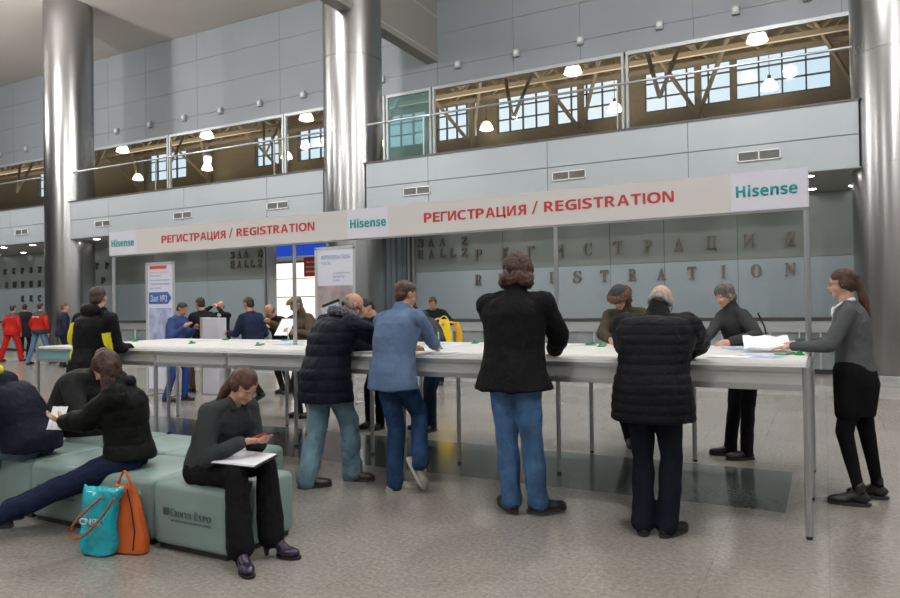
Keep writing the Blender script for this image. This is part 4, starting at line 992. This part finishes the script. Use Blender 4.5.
# seated woman with phone
def seated(J):
    root = J['root']; W = J['W']
    for p in ((-3.34, 3.02, .575), (-3.36, 3.015, .535)): pass
J = person('seated woman with red-brown ponytail in a grey sweater, looking at her phone', -3.46, 3.24, -94, 1.66, pz=.52, lean=(17, 37), head=(38, 4, 0), fem=True, base=0,
       hands=[(-3.06, 3.27, .70), (-3.08, 3.13, .71)], elbow=[(-.5, -.6, -.9), (.6, -.7, -.9)], palms=[((.55, .8, .1), (.1, -.2, 1)), ((-.7, .6, .15), (0, .3, -1))], curl=.45,
       feet=[(-3.0, 3.28, -82), (-3.02, 3.04, -118)], knee=[(-.05, .6, 1), (.05, .6, 1)], heel=.055, top=dict(col=(.042, .046, .05), b=1.05, hem=.05, fold=.008, sl=1.05, rough=.9, name='sweater', open=True, hood=.6), low=dict(col=(.010, .010, .012), r=1.05, hem=1.4, fold=.006),
       shoe=dict(col=(.022, .014, .04), sole=(.015, .012, .02), rough=.25, boot=.05, name='boot'), hair=dict(style='pony', col=(.06, .022, .011), dir=(.35, -.6, -1), len=.26), skin='skin_pale', vox=.0075)
ph_ = empty('mobile_phone', (-3.03, 3.2, .735), R(-60), 'small red and black mobile phone held by the seated woman', 'phone')
G().box(-.027, .027, -.055, .055, -.005, .005).build('phone_body', mat('phone_red', (.45, .02, .03), .3), ph_, bevel=.003); G().box(-.023, .023, -.045, .045, .0051, .006).build('screen', black_m, ph_)
ph_.rotation_euler = (R(20), R(-12), R(-62))
fo = empty('document_folder', (-3.1, 3.15, .605), R(8), 'white papers on a dark folder lying on the lap of the seated woman', 'folder')
G().box(-.16, .17, -.12, .12, -.006, .004).build('cover', black_m, fo, bevel=.003); g = G()
for i in range(3): g.box(-.165 + .004 * i, .16 + .003 * i, -.125 + .003 * i, .115, .0045 + i * .003, .007 + i * .003)
g.build('paper_stack', paper_w, fo); fo.rotation_euler = (R(5), R(2), R(10))
hb = empty('shoulder_bag_strap', (-3.16, 3.36, .46), 0, 'thin black bag strap looping over the right side of the front seat cube', 'strap')
G().tube(arc((.05, -.05, .06), (.12, .1, .02), (.03, .1, -.12), 10), .007, 8).build('loop', black_m, hb, True); hb.name = 'bag_strap'
# woman in black coat with paper
person('seated woman with long dark red hair in a black puffer coat reading a paper', -4.28, 3.27, 128, 1.7, pz=.51, lean=(2, 10), head=(34, 4, 0), fem=True,
       hands=[(-4.68, 3.06, .74), (-4.72, 3.2, .74)], elbow=[(-.5, -.5, -1), (.5, -.5, -1)], palms=[((.3, .9, .25), (.3, -.2, .8)), ((-.3, .9, .2), (-.3, -.2, .8))], curl=.5,
       feet=[(-4.98, 2.6, 130), (-5.1, 2.72, 130)], knee=[(0, .1, 1), (0, .1, 1)], top=dict(col=(.007, .008, .007), b=1.2, hem=.02, fold=.013, sl=1.25, rough=.6, name='coat', collar=.03, hood=.55, quilt=(.12, .008)), low=dict(col=(.012, .018, .045), r=1.2, hem=.95, fold=.008, name='jeans'),
       hair=dict(style='long', col=(.035, .010, .007), len=.24), skin='skin_pale', vox=.0085)
sheet(-4.8, 3.1, R(20), paper_w, 'crumpled white paper held by the seated woman in the black coat', .12, .17, .75, 1.1, 'paper_leaflet', None, .012)
# bending man behind
person('man in a dark grey jacket sitting bent forward on the rear seat cubes', -5.85, 3.88, -82, 1.8, pz=.56, lean=(22, 50), head=(35, 10, 0), hands=[(-5.2, 4.1, .6), (-5.2, 3.8, .6)], elbow=[(-.8, -.4, -.6), (.8, -.4, -.6)], feet=[(-5.42, 4.5, -30), (-5.2, 4.45, -40)], knee=[(0, .6, 1), (0, .6, 1)],
       top=dict(col=(.018, .019, .02), b=1.26, hem=.06, fold=.01, collar=.05, sl=1.2, rough=.7), shoulder=1.1, low=dict(col=(.012, .012, .014)), hair=dict(style='short', col=(.06, .035, .02)), vox=.011)
# left edge person
def edge(J):
    W = J['W']; s = J['sh'][0]
    G().tube(arc(W(J['nb'] + J['rt'] * -.1 - J['sfw'] * .1 + V((0, 0, .02))), W(s - J['sfw'] * .14 + V((0, 0, -.08))), W(J['mid'] - J['rt'] * .18 - J['sfw'] * .08), 12), .006, 8).build('red_piping', mat('piping_red', (.4, .06, .02), .5), J['root'], True)
    G().ell(W(J['nb'] - J['sfw'] * .12 + V((0, 0, .05)) - J['rt'] * .06), (.03, .02, .035)).build('yellow_patch', mat('patch_yellow', (.6, .55, .02), .6), J['root'], True)
person('person in dark navy hooded jacket sitting at the left picture edge', -5.28, 3.2, 112, 1.76, pz=.53, lean=(22, 44), head=(20, 0, 0), hands=[(-5.75, 2.85, .62), (-5.85, 3.1, .62)], elbow=[(-.5, -.3, -1), (.5, -.3, -1)], feet=[(-5.75, 2.8, 115), (-5.95, 2.85, 115)], knee=[(0, .5, 1), (0, .5, 1)],
       top=dict(col=(.007, .009, .018), b=1.25, hem=.05, fold=.013, hood=1.15, sl=1.2, rough=.6), low=dict(col=(.08, .14, .2), r=1., name='jeans'), hair=dict(style='short', col=(.03, .02, .015)), extras=edge, vox=.0095)
# black and yellow jacket
def yel(c):
    x, y, z = c
    return (x < -.2 and -.44 < z + y * .4 < -.14) or (.19 < x < .245 and -.5 < z < -.22 and y < .0) or (x < -.13 and y < .02 and abs(z + .36 + (x + .2) * 1.2) < .06)
    return (x < -.17 and -.46 < z + x * .9 + .1 < -.16 and y < .14) or (x > .16 and -.5 < z < -.22 and y < .1) or (x < -.08 and -.62 < z < -.34 and abs(x + .15 + (z + .5) * .6) < .06 and y < 0)
person('man in black jacket with yellow panels at the left end of the counter', -6.74, 4.72, 8, 1.8, pz=.98, lean=(3, 8), side=2, head=(6, -25, 0), hands=[(-6.95, 4.93, 1.06), (-6.62, 5.08, 1.1)], elbow=[(-1.4, -.5, .1), (.3, -.9, -.5)],
       top=dict(col=(.007, .007, .008), b=1.2, hem=.1, flare=1.05, hood=1.0, fold=.012, sl=1.15, rough=.6, second=((.72, .66, .01), yel)), shoulder=1.08, low=dict(col=(.012, .02, .055), name='jeans'), hair=dict(style='short', col=(.05, .022, .012)), vox=.0095)
# ---- beyond the counter
B = .0135
person('dark-haired person in grey hooded jacket across the counter behind the blue shirt', -4.15, 7.42, 150, 1.72, pz=.94, lean=(14, 40), head=(40, 0, 0), hands=[(-4.1, 6.95, TS + .04), (-4.42, 7.0, TS + .04)], elbow=[(-.8, -.3, -.6), (.8, -.3, -.6)], feet=[(-4.2, 7.4, 160), (-4.38, 7.5, 130)],
       top=dict(col=(.05, .052, .055), b=1.15, hem=.1, hood=.9), low=dict(col=(.02, .035, .07), name='jeans'), hair=dict(style='short', col=(.035, .014, .010)), vox=B)
person('black-haired person in black, across the counter between navy puffer and blue shirt', -4.9, 7.42, 165, 1.72, pz=.93, lean=(10, 26), head=(34, 10, 0), hands=[(-4.75, 6.98, TS + .04), (-5.1, 6.98, TS + .04)], elbow=[(-.8, -.3, -.6), (.8, -.3, -.6)], feet=[(-4.88, 7.3, 175), (-5.08, 7.36, 175)],
       top=dict(col=(.012, .012, .013), b=1.15, hem=.12), low=dict(col=(.012, .012, .014)), hair=dict(style='short', col=(.015, .012, .012)), vox=B)
def flatcap(J):
    H_, HM, hs, root = J['H_'], J['HM'], J['hs'], J['root']
    G().ell(H_(0, -.0, .075), (.098 * hs, .12 * hs, .042 * hs), HM).cap(H_(-.045, .105, .052), H_(.045, .105, .052), .016, .016).blob('flat_cap', mat('cap_tan', (.22, .15, .05), .85, bump=.4, bscale=100), root, .011, 2)
person('man in a tan flat cap and brown coat reading a paper behind the counter', -6.4, 7.72, 165, 1.72, pz=.94, lean=(3, 12), head=(24, 10, 0), hands=[(-6.2, 7.28, 1.2), (-6.62, 7.25, 1.33)], elbow=[(-.6, -.3, -1), (.8, -.1, -1)], feet=[(-6.3, 7.7, 170), (-6.5, 7.7, 170)],
       top=dict(col=(.10, .075, .05), b=1.25, hem=.2, collar=.05, fold=.01), low=dict(col=(.02, .02, .02)), hair=dict(style='short', col=(.12, .1, .09)), extras=flatcap, vox=B)
sheet(-6.3, 7.2, R(10), paper_w, 'white form held up by the man in the tan cap', .21, .297, 1.26, .8, 'paper_form', None)
person('man in a dark navy jacket striding left, right in front of the passage', -8.35, 8.75, 86, 1.8, pz=.93, lean=(3, 8), head=(10, 0, 0), hands=[(-8.75, 8.6, 1.12), (-8.55, 9.0, 1.0)], elbow=[(-.3, -.8, -.5), (.3, -.8, -.5)], feet=[(-8.02, 8.55, 90, .08, 30), (-8.8, 8.9, 90)],
       top=dict(col=(.02, .03, .065), b=1.1, hem=.12), low=dict(col=(.012, .012, .015)), hair=dict(style='short', col=(.03, .02, .015)), vox=B)
person('man in black jacket and khaki trousers walking right of the arrow poster', -10.1, 9.32, 80, 1.84, pz=.94, lean=(3, 8), head=(12, 0, 0), hands=[(-10.5, 9.1, 1.15), (-10.45, 9.45, 1.15)], elbow=[(-.3, -.8, -.5), (.3, -.8, -.5)], feet=[(-10.32, 9.25, 90), (-9.68, 9.4, 90, .1, 35)],
       top=dict(col=(.016, .016, .018), b=1.15, hem=.14), low=dict(col=(.12, .085, .05)), hair=dict(style='short', col=(.02, .015, .012)), vox=B)
person('man in a blue jacket looking at a phone beside the arrow poster', -9.55, 8.2, -75, 1.7, pz=.92, lean=(2, 14), head=(26, 0, 0), hands=[(-9.25, 8.35, 1.2), (-9.23, 8.1, 1.22)], elbow=[(-.3, -.4, -1), (.3, -.4, -1)], feet=[(-9.45, 8.3, -80), (-9.6, 8.05, -80)],
       top=dict(col=(.05, .085, .22), b=1.1, hem=.1), low=dict(col=(.03, .06, .22), name='jeans'), hair=dict(style='short', col=(.03, .02, .015)), vox=B)
person('man in a dark suit holding a camera to his face, behind the white totem', -12.3, 11.9, 200, 1.74, lean=(2, 6), head=(4, 0, 0), hands=[(-12.2, 11.68, 1.56), (-12.36, 11.66, 1.58)], elbow=[(-.8, -.2, -.8), (.8, -.2, -.8)],
       top=dict(col=(.012, .013, .02), b=1.05, hem=.15, shirt=(.6, .6, .6)), low=dict(col=(.012, .012, .015)), hair=dict(style='bald', col=(.1, .08, .07)), vox=.016)
person('man in a black coat bending over papers at the left jamb of the passage', -8.55, 9.7, 175, 1.72, pz=.93, lean=(12, 38), head=(30, 0, 0), hands=[(-8.4, 9.25, 1.2), (-8.7, 9.2, 1.25)], elbow=[(-.8, -.2, -.4), (.8, -.2, -.4)], feet=[(-8.4, 9.7, 180), (-8.6, 9.75, 180)],
       top=dict(col=(.014, .014, .016), b=1.15, hem=.2), low=dict(col=(.02, .02, .02)), hair=dict(style='bald', col=(.1, .07, .05)), vox=.016)
person('man in black jacket with a yellow carrier bag before the back wall', -6.65, 11.9, 195, 1.8, pz=.95, lean=(8, 22), head=(32, -10, 0), hands=[(-6.2, 11.5, 1.2), (-6.45, 11.5, 1.25)], elbow=[(-.8, -.2, -.6), (.8, -.2, -.6)],
       top=dict(col=(.012, .013, .018), b=1.2, hem=.16), low=dict(col=(.015, .015, .02)), hair=dict(style='short', col=(.03, .02, .014)), vox=.016)
yb = empty('carrier_bag', (-6.2, 11.42, .72), R(10), 'bright yellow carrier bag held by the man in front of the back wall', 'bag')
G().loft([((0, 0, 0), V((1, 0, 0)), V((0, 1, 0)), .16, .07), ((0, 0, .3), V((1, 0, 0)), V((0, 1, 0)), .15, .06), ((0, 0, .55), V((1, 0, 0)), V((0, 1, 0)), .09, .02)], 18, 3).build('bag_body', mat('bag_yellow', (.75, .55, .0), .4), yb, True)
G().tube(arc((-.08, 0, .54), (0, 0, .68), (.08, 0, .54), 8), .01, 6).build('handle', mat('bag_yellow', (.75, .55, .0)), yb, True)
G().loft([((.26, .1, 0), V((1, 0, 0)), V((0, 1, 0)), .06, .04), ((.26, .1, .3), V((1, 0, 0)), V((0, 1, 0)), .06, .04), ((.2, .08, .5), V((1, 0, 0)), V((0, 1, 0)), .05, .02)], 18, 3).cap((.2, .08, .48), (.05, .02, .5), .02, .02).build('second_bag', mat('bag_orange', (.7, .38, .01), .4), yb, True)  # second, narrower carrier bag, attached to the yellow one as a part
red = (.42, .02, .015)
def tape(J):
    G().box(-.12, .12, -.005, .005, -.02, .02).build('white_back_print', mat('print_white', (.6, .5, .5), .6), J['root']).matrix_local = Matrix.Translation(J['W'](J['nb'] - J['sfw'] * .155 - V((0, 0, .16)))) @ Matrix(((J['rt'].x, J['fw'].x, 0, 0), (J['rt'].y, J['fw'].y, 0, 0), (0, 0, 1, 0), (0, 0, 0, 1)))
person('worker in red overalls walking away at the left edge of the picture', -22.0, 12.75, 15, 1.78, lean=(3, 8), feet=[(-22.15, 12.5, 15), (-21.85, 12.95, 15)], top=dict(col=red, b=1.15, hem=.15, second=((.03, .03, .035), lambda c: c[2] > -.09)), low=dict(col=red, r=1.25, mn='red_overall'), hair=dict(style='short', col=(.04, .025, .02)), extras=tape, vox=.018)
person('man in black coat standing between the two red-jacketed workers', -23.6, 14.1, 40, 1.82, lean=(2, 4), top=dict(col=(.012, .012, .014), b=1.2, hem=.3), low=dict(col=(.012, .012, .014)), hair=dict(style='short', col=(.02, .015, .012)), vox=.018)
person('worker in red and black jacket and blue jeans near the left column', -19.95, 12.35, 10, 1.82, lean=(2, 4), feet=[(-20.1, 12.1, 10), (-19.8, 12.6, 10)], top=dict(col=red, b=1.15, hem=.1, second=((.02, .02, .022), lambda c: c[2] > -.1 or c[2] < -.5)), low=dict(col=(.1, .17, .27), name='jeans'), hair=dict(style='short', col=(.03, .02, .015)), extras=tape, vox=.018)
person('man with reddish hair in a navy jacket in front of the left steel column', -18.35, 12.0, -20, 1.78, lean=(2, 6), top=dict(col=(.02, .025, .045), b=1.15, hem=.12), low=dict(col=(.02, .025, .04)), hair=dict(style='short', col=(.14, .05, .025)), vox=.018)
person('man in dark clothes partly hidden behind the black and yellow jacket', -17.4, 12.1, 160, 1.76, lean=(2, 8), head=(15, 0, 0), top=dict(col=(.03, .035, .04), b=1.15, hem=.12), low=dict(col=(.02, .02, .025)), hair=dict(style='short', col=(.03, .02, .015)), vox=.018)
